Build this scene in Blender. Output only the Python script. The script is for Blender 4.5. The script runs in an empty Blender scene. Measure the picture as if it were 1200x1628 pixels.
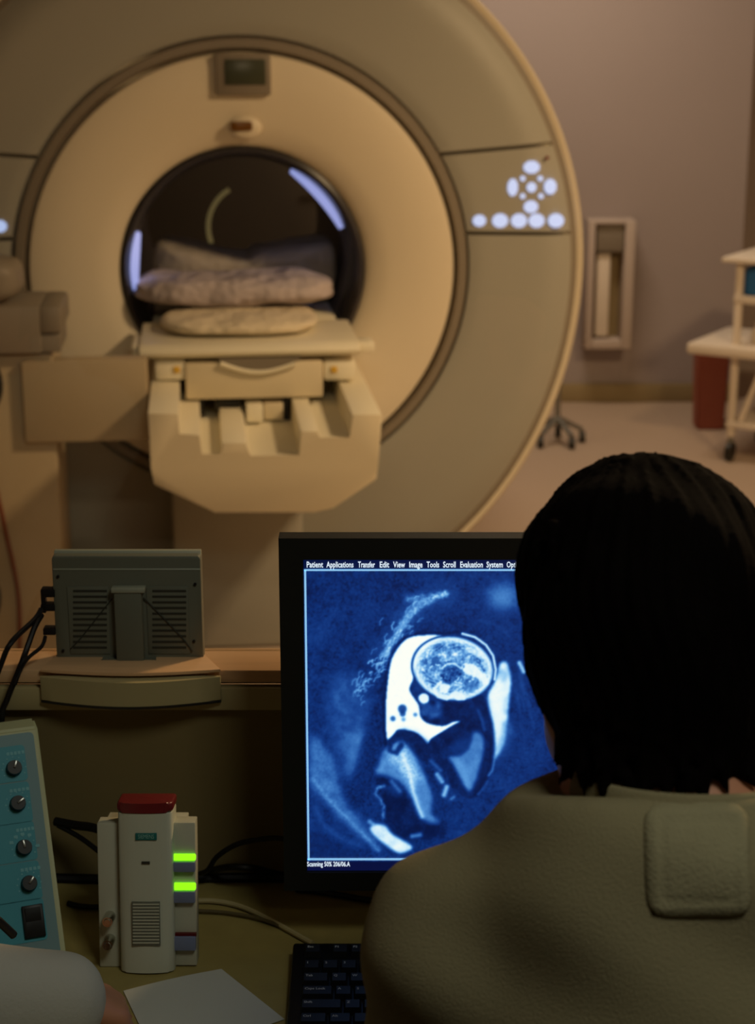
import bpy, bmesh, math, random
import numpy as np
from mathutils import Matrix, Vector
from mathutils.bvhtree import BVHTree

S = bpy.context.scene
C = S.collection
PI = math.pi

# ------------------------------------------------------------------ camera
H = 1.69                       # eye height
F = 2700.0                     # focal length in pixels of a 1200 px wide frame
TH = math.atan(774 / F)        # downward pitch
CT, ST = math.cos(TH), math.sin(TH)
cd = bpy.data.cameras.new('camera')
cd.sensor_fit = 'HORIZONTAL'
cd.sensor_width = 36
cd.lens = F / 1200 * 36
cd.clip_start = 0.05
cd.dof.use_dof = True
cd.dof.focus_distance = 1.62
cd.dof.aperture_fstop = 10.5
cam = bpy.data.objects.new('camera', cd)
C.objects.link(cam)
cam.location = (0, 0, H)
cam.rotation_euler = (PI / 2 - TH, 0, 0)
S.camera = cam

# ------------------------------------------------------------------ world, lights, exposure
w = bpy.data.worlds.new('world')
S.world = w
w.use_nodes = True
w.node_tree.nodes['Background'].inputs[0].default_value = (0.8, 0.75, 0.65, 1)
w.node_tree.nodes['Background'].inputs[1].default_value = 0.02
S.view_settings.view_transform = 'Standard'
S.view_settings.look = 'None'
S.view_settings.exposure = 0
S.view_settings.gamma = 1
S.view_settings.use_curve_mapping = False
S.cycles.max_bounces = 6


def area(name, loc, target, size, power, col, size_y=None):
    d = bpy.data.lights.new(name, 'AREA')
    d.energy = power
    d.color = col
    d.size = size
    if size_y:
        d.shape = 'RECTANGLE'
        d.size_y = size_y
    o = bpy.data.objects.new(name, d)
    o.location = loc
    o.rotation_euler = (Vector(target) - Vector(loc)).to_track_quat('-Z', 'Y').to_euler()
    C.objects.link(o)
    return o


# scanner room: a warm ceiling lamp, a weaker ceiling panel, an added fill over the window
area('scanner_room_key', (1.75, 3.30, 2.68), (1.75, 3.3001, 0.0), 0.34, 76, (1.0, 0.66, 0.36))
area('scanner_room_ceiling', (0.60, 6.75, 2.68), (0.7, 7.1, 0.4), 0.8, 36, (1.0, 0.75, 0.56), 0.6)
area('bore_fill_light', (-0.15, 2.02, 2.08), (-0.42, 5.2, 1.05), 0.5, 4, (1.0, 0.72, 0.46), 0.12)  # unseen fill, added to brighten the linen inside the bore
# control room: one dim lamp to the upper right
area('control_room_lamp', (0.52, 0.45, 2.6), (0.0, 1.5, 0.9), 0.5, 7.6, (0.98, 1.0, 0.84))


# ------------------------------------------------------------------ helpers
def ray(px, py):
    a, b = (px - 600) / F, (814 - py) / F
    return Vector((a, CT + b * ST, -ST + b * CT))


O = Vector((0, 0, H))


def PY(px, py, Y):
    d = ray(px, py)
    return O + d * (Y / d.y)


def PZ(px, py, z):
    d = ray(px, py)
    return O + d * ((z - H) / d.z)


YAW = math.radians(6)
GX, GY = -0.377, 4.8
MG = Matrix.Translation((GX, GY, 0)) @ Matrix.Rotation(YAW, 4, 'Z')
MGI = MG.inverted()


def LP(px, py, ly):
    """local x, z on the plane y = ly of the scanner's frame"""
    o = MGI @ O
    d = MGI.to_3x3() @ ray(px, py)
    p = o + d * ((ly - o.y) / d.y)
    return p.x, p.z


def proj(p):
    dx, dy, dz = p[0], p[1], H - p[2]
    dep = CT * dy + ST * dz
    return 600 + F * dx / dep, 814 + F * (dz * CT - dy * ST) / dep


def lin(c):
    return tuple((v / 255 / 12.92) if v / 255 <= 0.04045 else ((v / 255 + 0.055) / 1.055) ** 2.4 for v in c)


MATS = {}


def mat(name, col, rough=0.5, metal=0, spec=0.4, var=0.08, scale=6, bump=0.0, bscale=200, bdist=0.002, emit=None, estr=1, stretch=None):
    if name in MATS:
        return MATS[name]
    m = bpy.data.materials.new(name)
    m.use_nodes = True
    nt = m.node_tree
    b = nt.nodes['Principled BSDF']
    b.inputs['Roughness'].default_value = rough
    b.inputs['Metallic'].default_value = metal
    b.inputs['Specular IOR Level'].default_value = spec
    tc = nt.nodes.new('ShaderNodeTexCoord')
    src = tc.outputs['Object']
    if stretch:
        mp = nt.nodes.new('ShaderNodeMapping')
        mp.inputs['Scale'].default_value = stretch
        nt.links.new(src, mp.inputs[0])
        src = mp.outputs[0]
    n = nt.nodes.new('ShaderNodeTexNoise')
    n.inputs['Scale'].default_value = scale
    n.inputs['Detail'].default_value = 4
    nt.links.new(src, n.inputs['Vector'])
    mx = nt.nodes.new('ShaderNodeMix')
    mx.data_type = 'RGBA'
    c = lin(col)
    mx.inputs[6].default_value = (*[v * (1 - var) for v in c], 1)
    mx.inputs[7].default_value = (*[min(1, v * (1 + var)) for v in c], 1)
    nt.links.new(n.outputs['Fac'], mx.inputs[0])
    nt.links.new(mx.outputs[2], b.inputs['Base Color'])
    if bump:
        n2 = nt.nodes.new('ShaderNodeTexNoise')
        n2.inputs['Scale'].default_value = bscale
        nt.links.new(src, n2.inputs['Vector'])
        bp = nt.nodes.new('ShaderNodeBump')
        bp.inputs['Strength'].default_value = bump
        bp.inputs['Distance'].default_value = bdist
        nt.links.new(n2.outputs['Fac'], bp.inputs['Height'])
        nt.links.new(bp.outputs[0], b.inputs['Normal'])
    if emit:
        b.inputs['Emission Color'].default_value = (*lin(emit), 1)
        b.inputs['Emission Strength'].default_value = estr
    MATS[name] = m
    return m


M = {
    'beige': mat('warm_white_plastic', (226, 214, 190), 0.45, var=0.03, scale=3),
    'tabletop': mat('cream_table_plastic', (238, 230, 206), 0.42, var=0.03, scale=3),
    'tabletop_front': mat('shaded_table_plastic', (222, 208, 178), 0.5, var=0.04, scale=4),  # table plastic with the shade of its front faces put into the colour
    'column': mat('shade_toned_casing', (180, 162, 132), 0.5, var=0.05, scale=3),  # casing colour lowered to carry the shadow the column stands in
    'grey': mat('grey_olive_panel', (160, 158, 148), 0.5, var=0.04, scale=2),
    'trim': mat('taupe_trim', (132, 122, 108), 0.5, var=0.05),
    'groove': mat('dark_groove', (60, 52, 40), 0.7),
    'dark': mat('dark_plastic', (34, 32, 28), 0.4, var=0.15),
    'bore': mat('bore_liner', (112, 106, 104), 0.35, var=0.05),
    'funnel': mat('bore_mouth_gloss', (52, 50, 52), 0.22, spec=0.6, var=0.08),
    'black': mat('black_plastic', (10, 10, 11), 0.45, var=0.2),
    'bezel': mat('black_bezel', (22, 24, 21), 0.5, var=0.12, scale=20),
    'rubber': mat('black_rubber', (9, 6, 9), 0.5, var=0.2),
    'wall': mat('mauve_wall_paint', (166, 154, 152), 0.85, var=0.04, scale=1.5, bump=0.1, bscale=120),
    'wall2': mat('pale_lit_paint', (190, 175, 165), 0.85, var=0.04, scale=1.5),  # recess wall's brighter light put into the colour; the niche frame shares it
    'ceil': mat('ceiling_white', (140, 134, 126), 0.9, var=0.03),
    'floor': mat('beige_vinyl', (186, 166, 148), 0.5, var=0.07, scale=1.2, bump=0.05),
    'cove': mat('olive_cove_base', (150, 132, 96), 0.6),
    'ctrl_wall': mat('drab_wall_paint', (126, 110, 70), 0.85, var=0.05, scale=3, bump=0.08, bscale=150),
    'sill': mat('oak_sill', (214, 172, 128), 0.5, var=0.12, scale=5, stretch=(2, 30, 30)),
    'strip': mat('tan_painted_strip', (170, 156, 112), 0.6, var=0.06, scale=5),
    'desk': mat('mottled_desk_laminate', (158, 142, 84), 0.5, var=0.16, scale=38, bump=0.05, bscale=90),
    'desk_edge': mat('desk_edge_band', (90, 78, 48), 0.5),
    'metal': mat('brushed_metal', (150, 150, 145), 0.3, metal=0.9),
    'chrome': mat('polished_knob_metal', (200, 200, 190), 0.18, metal=1),
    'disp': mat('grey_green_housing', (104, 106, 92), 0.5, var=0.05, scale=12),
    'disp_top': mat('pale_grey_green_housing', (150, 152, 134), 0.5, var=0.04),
    'disp_slot': mat('vent_shadow', (48, 48, 40), 0.6),
    'ivory': mat('ivory_intercom_plastic', (196, 198, 178), 0.42, var=0.03, scale=20, spec=0.3),
    'ivory2': mat('grey_ivory_plastic', (186, 186, 166), 0.45, var=0.03, scale=20),
    'redcap': mat('dark_red_plastic', (112, 32, 34), 0.35, var=0.08),
    'teal': mat('teal_badge', (28, 108, 104), 0.5),
    'badge_txt': mat('badge_letters', (140, 190, 180), 0.5),
    'btn': mat('blue_grey_button', (118, 128, 158), 0.4),
    'led': mat('green_led', (120, 255, 20), 0.4, emit=(130, 240, 20), estr=1.5),
    'ledred': mat('dark_red_strip', (90, 10, 10), 0.4),
    'panelblue': mat('teal_blue_overlay', (58, 150, 168), 0.45, var=0.06, scale=10, spec=0.3),
    'panelgrey': mat('pale_blue_overlay', (112, 146, 152), 0.45, var=0.05, scale=10, spec=0.3),
    'panelcream': mat('cream_case', (190, 192, 150), 0.5, var=0.05),
    'ink': mat('pale_ink', (120, 186, 196), 0.6),
    'skin': mat('skin', (190, 132, 102), 0.5, var=0.08, scale=30),
    'hair': mat('black_hair', (7, 4, 3), 0.8, spec=0.04, var=0.4, scale=60, bump=0.5, bscale=160, stretch=(8, 8, 1)),
    'shirt': mat('olive_khaki_knit', (146, 135, 103), 0.9, spec=0.1, var=0.06, scale=14, bump=0.5, bscale=700),
    'patch': mat('khaki_patch', (156, 147, 115), 0.9, spec=0.1, var=0.08, scale=60, bump=0.6, bscale=500),
    'trousers': mat('dark_trousers', (40, 42, 50), 0.9),
    'shoe': mat('black_shoe', (15, 14, 13), 0.5),
    'coat': mat('white_coat_cotton', (190, 188, 176), 0.85, var=0.04, scale=8, bump=0.25, bscale=300),
    'paper': mat('white_paper', (196, 196, 184), 0.8, var=0.02),
    'linen': mat('lilac_grey_linen', (188, 176, 178), 0.9, var=0.12, scale=9, bump=1.0, bscale=11, bdist=0.05),
    'linen2': mat('cream_linen', (226, 212, 186), 0.9, var=0.08, scale=9, bump=1.0, bscale=12, bdist=0.03),
    'pillow': mat('taupe_pillow_linen', (176, 166, 152), 0.9, var=0.08, scale=8, bump=1.0, bscale=9, bdist=0.04),
    'white': mat('white_enamel', (226, 214, 198), 0.45, var=0.03),
    'red': mat('red_bin_plastic', (150, 78, 60), 0.5, var=0.06),
    'blue': mat('blue_cloth', (44, 106, 168), 0.8, var=0.15, scale=14),
    'lit_blue': mat('lit_pictogram', (190, 205, 255), 0.5, emit=(172, 198, 255), estr=0.8),
    'strip_light': mat('bore_light_strip', (180, 190, 255), 0.5, emit=(160, 172, 245), estr=0.8),
    'rear_arc': mat('glowing_reflection_arc', (200, 180, 130), 0.5, emit=(120, 104, 66), estr=0.5),  # cream tone and glow imitating a reflection in the bore
    'lcd': mat('grey_green_lcd', (66, 70, 56), 0.3),
    'amber': mat('amber_lens', (110, 70, 20), 0.3, var=0.2, scale=30),
    'yellow': mat('yellow_marker', (220, 176, 60), 0.5),
    'mauvehose': mat('red_brown_hose', (120, 62, 40), 0.5),
    'screen_txt': mat('screen_white', (220, 240, 255), 0.5, emit=(225, 240, 255), estr=1.0),
    'screen_line': mat('screen_cyan_line', (120, 190, 240), 0.5, emit=(140, 196, 240), estr=0.9),
    'legend': mat('key_legend', (190, 190, 185), 0.6),
    'chair': mat('dark_blue_upholstery', (30, 34, 48), 0.9),
}

WM = {}          # world matrix of each root


def empty(name, loc=(0, 0, 0), mtx=None):
    o = bpy.data.objects.new(name, None)
    o.empty_display_size = 0.1
    C.objects.link(o)
    m = mtx if mtx is not None else Matrix.Translation(loc)
    o.matrix_world = m
    WM[o.name] = m.copy()
    return o


def tag(o, label=None, cat=None, group=None, kind=None):
    if label:
        o['label'] = label
    if cat:
        o['category'] = cat
    if group:
        o['group'] = group
    if kind:
        o['kind'] = kind
    return o


def thing(name, label, cat, loc=(0, 0, 0), group=None, mtx=None):
    return tag(empty(name, loc, mtx), label, cat, group)


def link(name, me, m, parent=None, local=False):
    """me in world coordinates unless local; linked under parent, or on its own with its origin at its foot"""
    if m is not None and not me.materials:
        me.materials.append(M[m] if isinstance(m, str) else m)
    o = bpy.data.objects.new(name, me)
    C.objects.link(o)
    if parent is not None:
        o.parent = parent
        pm = WM[parent.name]
        if not local:
            me.transform(pm.inverted())
        WM[o.name] = pm
    elif not local:
        n = len(me.vertices)
        co = np.empty(n * 3, 'f')
        me.vertices.foreach_get('co', co)
        co = co.reshape(-1, 3)
        c = Vector(((co[:, 0].min() + co[:, 0].max()) / 2, (co[:, 1].min() + co[:, 1].max()) / 2, co[:, 2].min()))
        me.transform(Matrix.Translation(-c))
        o.location = c
        WM[o.name] = Matrix.Translation(c)
    else:
        WM[o.name] = Matrix()
    return o


def obj(name, bm, m, parent=None, smooth=True, local=False, angle=35):
    me = bpy.data.meshes.new(name)
    bmesh.ops.recalc_face_normals(bm, faces=bm.faces)
    bm.to_mesh(me)
    bm.free()
    if smooth:
        for p in me.polygons:
            p.use_smooth = True
        try:
            me.set_sharp_from_angle(angle=math.radians(angle))
        except Exception:
            pass
    return link(name, me, m, parent, local)


def NB():
    return bmesh.new()


def box(bm, lo, hi, bev=0.0, seg=2, mtx=None):
    lo, hi = Vector(lo), Vector(hi)
    r = bmesh.ops.create_cube(bm, size=1)
    vs = r['verts']
    s, c = hi - lo, (hi + lo) / 2
    for v in vs:
        v.co = Vector((v.co.x * s.x, v.co.y * s.y, v.co.z * s.z)) + c
    if bev:
        es = list({e for v in vs for e in v.link_edges})
        rr = bmesh.ops.bevel(bm, geom=es, offset=bev, segments=seg, profile=0.5, affect='EDGES')
        vs = list(set(rr['verts']) | {v for v in vs if v.is_valid})
        if mtx is not None:
            vs = [v for v in vs if v.is_valid]
    if mtx is not None:
        isl = set()
        st = [v for v in vs if v.is_valid][:1]
        while st:
            v = st.pop()
            if v in isl:
                continue
            isl.add(v)
            st += [e.other_vert(v) for e in v.link_edges]
        for v in isl:
            v.co = mtx @ v.co
    return bm


def prism(bm, pts, y0, y1, bev=0.0, axis='y', mtx=None, seg=2):
    """pts: closed outline (a, b); extruded along axis between y0 and y1"""
    def mk(p, t):
        if axis == 'y':
            v = Vector((p[0], t, p[1]))
        elif axis == 'z':
            v = Vector((p[0], p[1], t))
        else:
            v = Vector((t, p[0], p[1]))
        return mtx @ v if mtx is not None else v
    a = [bm.verts.new(mk(p, y0)) for p in pts]
    b = [bm.verts.new(mk(p, y1)) for p in pts]
    n = len(pts)
    bm.faces.new(a)
    bm.faces.new(b[::-1])
    for i in range(n):
        bm.faces.new((a[i], b[i], b[(i + 1) % n], a[(i + 1) % n]))
    if bev:
        vs = set(a + b)
        es = [e for e in {e for v in vs for e in v.link_edges} if len(e.link_faces) == 2]
        bmesh.ops.bevel(bm, geom=es, offset=bev, segments=seg, profile=0.5, affect='EDGES')
    return bm


def cyl(bm, p0, p1, r0, r1=None, n=20, caps=True):
    p0, p1 = Vector(p0), Vector(p1)
    r1 = r0 if r1 is None else r1
    d = (p1 - p0)
    q = d.to_track_quat('Z', 'Y').to_matrix()
    ra, rb = [], []
    for i in range(n):
        a = 2 * PI * i / n
        v = q @ Vector((math.cos(a), math.sin(a), 0))
        ra.append(bm.verts.new(p0 + v * r0))
        rb.append(bm.verts.new(p1 + v * r1))
    for i in range(n):
        bm.faces.new((ra[i], ra[(i + 1) % n], rb[(i + 1) % n], rb[i]))
    if caps:
        bm.faces.new(ra[::-1])
        bm.faces.new(rb)
    return bm


def catmull(pts, per=8):
    pts = [Vector(p) for p in pts]
    out = []
    P = [pts[0]] + pts + [pts[-1]]
    for i in range(1, len(P) - 2):
        for k in range(per):
            t = k / per
            a, b, c, d = P[i - 1], P[i], P[i + 1], P[i + 2]
            out.append(0.5 * ((2 * b) + (c - a) * t + (2 * a - 5 * b + 4 * c - d) * t * t + (3 * b - a - 3 * c + d) * t ** 3))
    out.append(pts[-1])
    return out


def tube(bm, pts, r, n=8, smooth=True, per=8):
    ps = catmull(pts, per) if smooth else [Vector(p) for p in pts]
    up = Vector((0.13, 0.2, 1)).normalized()
    rings = []
    for i, p in enumerate(ps):
        t = (ps[min(i + 1, len(ps) - 1)] - ps[max(i - 1, 0)]).normalized()
        a = t.cross(up)
        if a.length < 1e-3:
            a = t.cross(Vector((1, 0, 0)))
        a.normalize()
        b = t.cross(a)
        rr = r(i / (len(ps) - 1)) if callable(r) else r
        rings.append([bm.verts.new(p + (a * math.cos(2 * PI * k / n) + b * math.sin(2 * PI * k / n)) * rr) for k in range(n)])
    for i in range(len(rings) - 1):
        for k in range(n):
            bm.faces.new((rings[i][k], rings[i][(k + 1) % n], rings[i + 1][(k + 1) % n], rings[i + 1][k]))
    bm.faces.new(rings[0][::-1])
    bm.faces.new(rings[-1])
    return bm


def lathe_y(bm, prof, cx, cz, a0=0, a1=2 * PI, n=96, closed=True):
    """prof: closed list of (r, y), turned about the axis along y through (cx, cz)"""
    full = abs(a1 - a0 - 2 * PI) < 1e-6
    m = n if full else n + 1
    rings = []
    for i in range(m):
        a = a0 + (a1 - a0) * i / n
        rings.append([bm.verts.new((cx + r * math.cos(a), y, cz + r * math.sin(a))) for r, y in prof])
    k = len(prof)
    for i in range(n):
        A, B = rings[i], rings[(i + 1) % m]
        for j in range(k if closed else k - 1):
            bm.faces.new((A[j], A[(j + 1) % k], B[(j + 1) % k], B[j]))
    if not full and closed:
        bm.faces.new(rings[0])
        bm.faces.new(rings[-1][::-1])
    return bm


def text(name, s, size, m, parent, mtx, align='LEFT', depth=0.0, bold=0.0):
    cu = bpy.data.curves.new(name, 'FONT')
    cu.body = s
    cu.size = size
    cu.align_x = align
    cu.align_y = 'CENTER'
    cu.extrude = depth
    cu.offset = bold
    cu.resolution_u = 2
    o = bpy.data.objects.new('tmp', cu)
    C.objects.link(o)
    dg = bpy.context.evaluated_depsgraph_get()
    me = bpy.data.meshes.new_from_object(o.evaluated_get(dg))
    bpy.data.objects.remove(o)
    bpy.data.curves.remove(cu)
    me.materials.clear()
    me.transform(mtx)
    me.name = name
    return link(name, me, m, parent)


def face_cam(p, extra=0):
    """matrix for text lying in the XZ plane, read from -Y"""
    return Matrix.Translation(p) @ Matrix.Rotation(PI / 2, 4, 'X')


# ------------------------------------------------------------------ solid modelling of soft shapes
class Field:
    def __init__(s, lo, hi, h):
        s.h = h
        s.lo = np.array(lo, 'f')
        s.n = np.ceil((np.array(hi) - np.array(lo)) / h).astype(int) + 1
        s.ax = [s.lo[i] + h * np.arange(s.n[i], dtype='f') for i in range(3)]
        s.v = np.full(s.n, 1.0, 'f')

    def _sub(s, lo, hi):
        sl, g = [], []
        for i in range(3):
            a = max(0, int((lo[i] - s.lo[i]) / s.h))
            b = min(s.n[i], int((hi[i] - s.lo[i]) / s.h) + 2)
            sl.append(slice(a, max(a, b)))
            g.append(s.ax[i][sl[-1]])
        X = g[0][:, None, None]
        Y = g[1][None, :, None]
        Z = g[2][None, None, :]
        return tuple(sl), X, Y, Z

    def _smin(s, sl, d, k):
        a = s.v[sl]
        if a.size == 0:
            return
        hh = np.maximum(k - np.abs(a - d), 0) / k
        s.v[sl] = np.minimum(a, d) - hh * hh * k * 0.25

    def cone(s, a, b, r1, r2, k=0.02):
        a, b = np.array(a, 'f'), np.array(b, 'f')
        m = max(r1, r2) + 0.05 + k
        sl, X, Y, Z = s._sub(np.minimum(a, b) - m, np.maximum(a, b) + m)
        ba = b - a
        t = np.clip(((X - a[0]) * ba[0] + (Y - a[1]) * ba[1] + (Z - a[2]) * ba[2]) / max(1e-9, float(ba @ ba)), 0, 1)
        d = np.sqrt((X - a[0] - t * ba[0]) ** 2 + (Y - a[1] - t * ba[1]) ** 2 + (Z - a[2] - t * ba[2]) ** 2) - (r1 + (r2 - r1) * t)
        s._smin(sl, d.astype('f'), k)
        return s

    def ell(s, c, r, k=0.02, rot=None):
        c, r = np.array(c, 'f'), np.array(r, 'f')
        m = float(r.max()) + 0.05 + k
        sl, X, Y, Z = s._sub(c - m, c + m)
        x, y, z = X - c[0], Y - c[1], Z - c[2]
        if rot is not None:
            R = np.array(rot.transposed(), 'f')
            x, y, z = R[0, 0] * x + R[0, 1] * y + R[0, 2] * z, R[1, 0] * x + R[1, 1] * y + R[1, 2] * z, R[2, 0] * x + R[2, 1] * y + R[2, 2] * z
        k0 = np.sqrt((x / r[0]) ** 2 + (y / r[1]) ** 2 + (z / r[2]) ** 2)
        k1 = np.sqrt((x / r[0] ** 2) ** 2 + (y / r[1] ** 2) ** 2 + (z / r[2] ** 2) ** 2) + 1e-6
        s._smin(sl, (k0 * (k0 - 1) / k1).astype('f'), k)
        return s

    def add(s, f):
        X, Y, Z = s.ax[0][:, None, None], s.ax[1][None, :, None], s.ax[2][None, None, :]
        s.v += f(X, Y, Z)
        return s

    def cut(s, f):
        """keep where f <= 0"""
        X, Y, Z = s.ax[0][:, None, None], s.ax[1][None, :, None], s.ax[2][None, None, :]
        s.v = np.maximum(s.v, f(X, Y, Z).astype('f'))
        return s

    def mesh(s, name, smooth_iter=1):
        V = s.v
        V[0], V[-1], V[:, 0], V[:, -1], V[:, :, 0], V[:, :, -1] = 1, 1, 1, 1, 1, 1
        n = np.array(V.shape) - 1
        neg = V < 0
        corners = [(i, j, k) for i in (0, 1) for j in (0, 1) for k in (0, 1)]
        cs = sum(neg[i:i + n[0], j:j + n[1], k:k + n[2]].astype('i1') for i, j, k in corners)
        act = (cs > 0) & (cs < 8)
        ijk = np.argwhere(act)
        idx = -np.ones(act.shape, 'i4')
        idx[act] = np.arange(len(ijk))
        acc = np.zeros((len(ijk), 3))
        cnt = np.zeros(len(ijk))
        for c in corners:
            for ax in range(3):
                if c[ax]:
                    continue
                c2 = list(c)
                c2[ax] = 1
                v0 = V[ijk[:, 0] + c[0], ijk[:, 1] + c[1], ijk[:, 2] + c[2]]
                v1 = V[ijk[:, 0] + c2[0], ijk[:, 1] + c2[1], ijk[:, 2] + c2[2]]
                m = (v0 < 0) != (v1 < 0)
                t = np.where(m, v0 / np.where(m, v0 - v1, 1), 0)
                p = np.array(c, float)[None, :].repeat(len(ijk), 0)
                p[:, ax] += t
                acc += p * m[:, None]
                cnt += m
        pos = s.lo + (ijk + acc / cnt[:, None]) * s.h
        quads = []
        for ax in range(3):
            b, c = (ax + 1) % 3, (ax + 2) % 3
            sl0 = [slice(None)] * 3
            sl1 = [slice(None)] * 3
            sl0[ax] = slice(0, -1)
            sl1[ax] = slice(1, None)
            e = neg[tuple(sl0)] != neg[tuple(sl1)]
            E = np.argwhere(e)
            E = E[(E[:, b] > 0) & (E[:, c] > 0) & (E[:, b] < n[b]) & (E[:, c] < n[c])]
            flip = neg[E[:, 0], E[:, 1], E[:, 2]]
            def cell(db, dc):
                q = E.copy()
                q[:, b] -= db
                q[:, c] -= dc
                return idx[q[:, 0], q[:, 1], q[:, 2]]
            Q = np.stack([cell(1, 1), cell(0, 1), cell(0, 0), cell(1, 0)], 1)
            Q[~flip] = Q[~flip][:, ::-1]
            quads.append(Q)
        Q = np.concatenate(quads)
        Q = Q[(Q >= 0).all(1)]
        for _ in range(smooth_iter):
            sm = np.zeros_like(pos)
            ct = np.zeros(len(pos))
            for a in range(4):
                np.add.at(sm, Q[:, a], pos[Q[:, (a + 1) % 4]])
                np.add.at(ct, Q[:, a], 1)
            pos = 0.5 * pos + 0.5 * sm / np.maximum(ct, 1)[:, None]
        me = bpy.data.meshes.new(name)
        me.vertices.add(len(pos))
        me.vertices.foreach_set('co', pos.astype('f').ravel())
        me.loops.add(len(Q) * 4)
        me.loops.foreach_set('vertex_index', Q.astype('i4').ravel())
        me.polygons.add(len(Q))
        me.polygons.foreach_set('loop_start', np.arange(0, len(Q) * 4, 4, dtype='i4'))
        me.polygons.foreach_set('use_smooth', np.ones(len(Q), bool))
        me.update(calc_edges=True)
        me.validate()
        return me


# ------------------------------------------------------------------ the setting
def struct(name, bm, m, parent=None, label=None):
    o = obj(name, bm, m, parent)
    if parent is None:
        tag(o, label, None, None, 'structure')
    return o


WX0, WX1 = -2.6, 2.7
bm = NB(); box(bm, (WX0 - 0.1, 1.84, -0.1), (WX1 + 0.1, 8.7, 0)); struct('floor', bm, 'floor', label='beige vinyl floor of the scanner room')
bm = NB(); box(bm, (WX0 - 0.1, -1.6, -0.1), (WX1 + 0.1, 1.84, 0)); struct('floor_control_room', bm, 'desk_edge', label='dark floor of the control room')
bm = NB(); box(bm, (WX0 - 0.1, -1.6, 2.7), (WX1 + 0.1, 8.7, 2.8)); struct('ceiling', bm, 'ceil', label='grey ceiling over both rooms')
bm = NB(); box(bm, (WX0 - 0.1, 7.78, 0), (1.665, 7.9, 2.7)); struct('wall_back', bm, 'wall', label='mauve back wall of the scanner room')
bm = NB(); box(bm, (1.665, 8.5, 0), (WX1 + 0.1, 8.6, 2.7)); box(bm, (1.60, 7.9, 0), (1.665, 8.5, 2.7)); struct('wall_alcove', bm, 'wall2', label='recess wall at the far right, its brighter light put into the paint colour')
bm = NB(); box(bm, (WX0 - 0.1, -1.6, 0), (WX0, 8.6, 2.7)); struct('wall_left', bm, 'wall', label='left side wall')
bm = NB(); box(bm, (WX1, -1.6, 0), (WX1 + 0.1, 8.6, 2.7)); struct('wall_right', bm, 'wall', label='right side wall')
bm = NB(); box(bm, (WX0, -1.7, 0), (WX1, -1.6, 2.7)); struct('wall_rear', bm, 'ctrl_wall', label='wall behind the photographer')
bm = NB(); box(bm, (WX0, 7.755, 0), (1.665, 7.78, 0.085), 0.006); struct('baseboard_back', bm, 'cove', label='olive cove base along the mauve wall')
bm = NB(); box(bm, (-1.9, 4.60, 0.0), (0.25, 4.79, 0.004)); struct('floor_shade_strip', bm, 'groove', label='dark strip on the floor standing for the shade at the scanner foot')  # shade under the scanner's front edge laid down as a dark strip
# wall under and around the window
bm = NB()
box(bm, (WX0, 1.775, 0), (WX1, 1.84, 0.955))
box(bm, (WX0, 1.775, 2.15), (WX1, 1.84, 2.7))
box(bm, (WX0, 1.775, 0.955), (-1.7, 1.84, 2.15))
box(bm, (1.9, 1.775, 0.955), (WX1, 1.84, 2.15))
struct('wall_front', bm, 'ctrl_wall', label='drab partition under the control room window')
win = empty('window_1', (0.1, 1.80, 0.955))
tag(win, 'wide control room window onto the scanner', None, None, 'structure')
bm = NB(); box(bm, (-1.7, 1.768, 0.985), (1.9, 1.838, 1.0), 0.0015); obj('window_sill', bm, 'sill', win)
bm = NB(); box(bm, (-1.7, 1.776, 0.981), (1.9, 1.83, 0.985)); obj('shadow_gap', bm, 'groove', win)
bm = NB(); box(bm, (-1.7, 1.762, 0.9545), (1.9, 1.775, 0.981), 0.001); obj('sill_apron', bm, 'strip', win)
bm = NB()
box(bm, (-1.7, 1.80, 1.0), (-1.66, 1.836, 2.15), 0.002)
obj('frame_stile', bm, 'strip', win)
bm = NB()
box(bm, (1.86, 1.80, 1.0), (1.9, 1.836, 2.15), 0.002)
obj('frame_stile', bm, 'strip', win)
bm = NB(); box(bm, (-1.66, 1.80, 2.11), (1.86, 1.836, 2.15), 0.002); obj('frame_head', bm, 'strip', win)
gm = bpy.data.materials.new('window_glass'); gm.use_nodes = True
nt = gm.node_tree; nt.nodes.clear()
out = nt.nodes.new('ShaderNodeOutputMaterial'); mx = nt.nodes.new('ShaderNodeMixShader')
tr = nt.nodes.new('ShaderNodeBsdfTransparent'); tr.inputs[0].default_value = (0.95, 0.97, 0.95, 1)
gl = nt.nodes.new('ShaderNodeBsdfGlossy'); gl.inputs['Roughness'].default_value = 0.0
lw_ = nt.nodes.new('ShaderNodeLayerWeight'); lw_.inputs[0].default_value = 0.5
pw_ = nt.nodes.new('ShaderNodeMath'); pw_.operation = 'POWER'; pw_.inputs[1].default_value = 5; nt.links.new(lw_.outputs['Facing'], pw_.inputs[0])
fr = nt.nodes.new('ShaderNodeMath'); fr.operation = 'MULTIPLY_ADD'; fr.inputs[1].default_value = 0.6; fr.inputs[2].default_value = 0.02; nt.links.new(pw_.outputs[0], fr.inputs[0])
nt.links.new(fr.outputs[0], mx.inputs[0]); nt.links.new(tr.outputs[0], mx.inputs[1]); nt.links.new(gl.outputs[0], mx.inputs[2]); nt.links.new(mx.outputs[0], out.inputs[0])
M['glass'] = gm
bm = NB(); box(bm, (-1.66, 1.828, 1.0), (1.86, 1.834, 2.11)); obj('pane', bm, 'glass', win)

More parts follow.
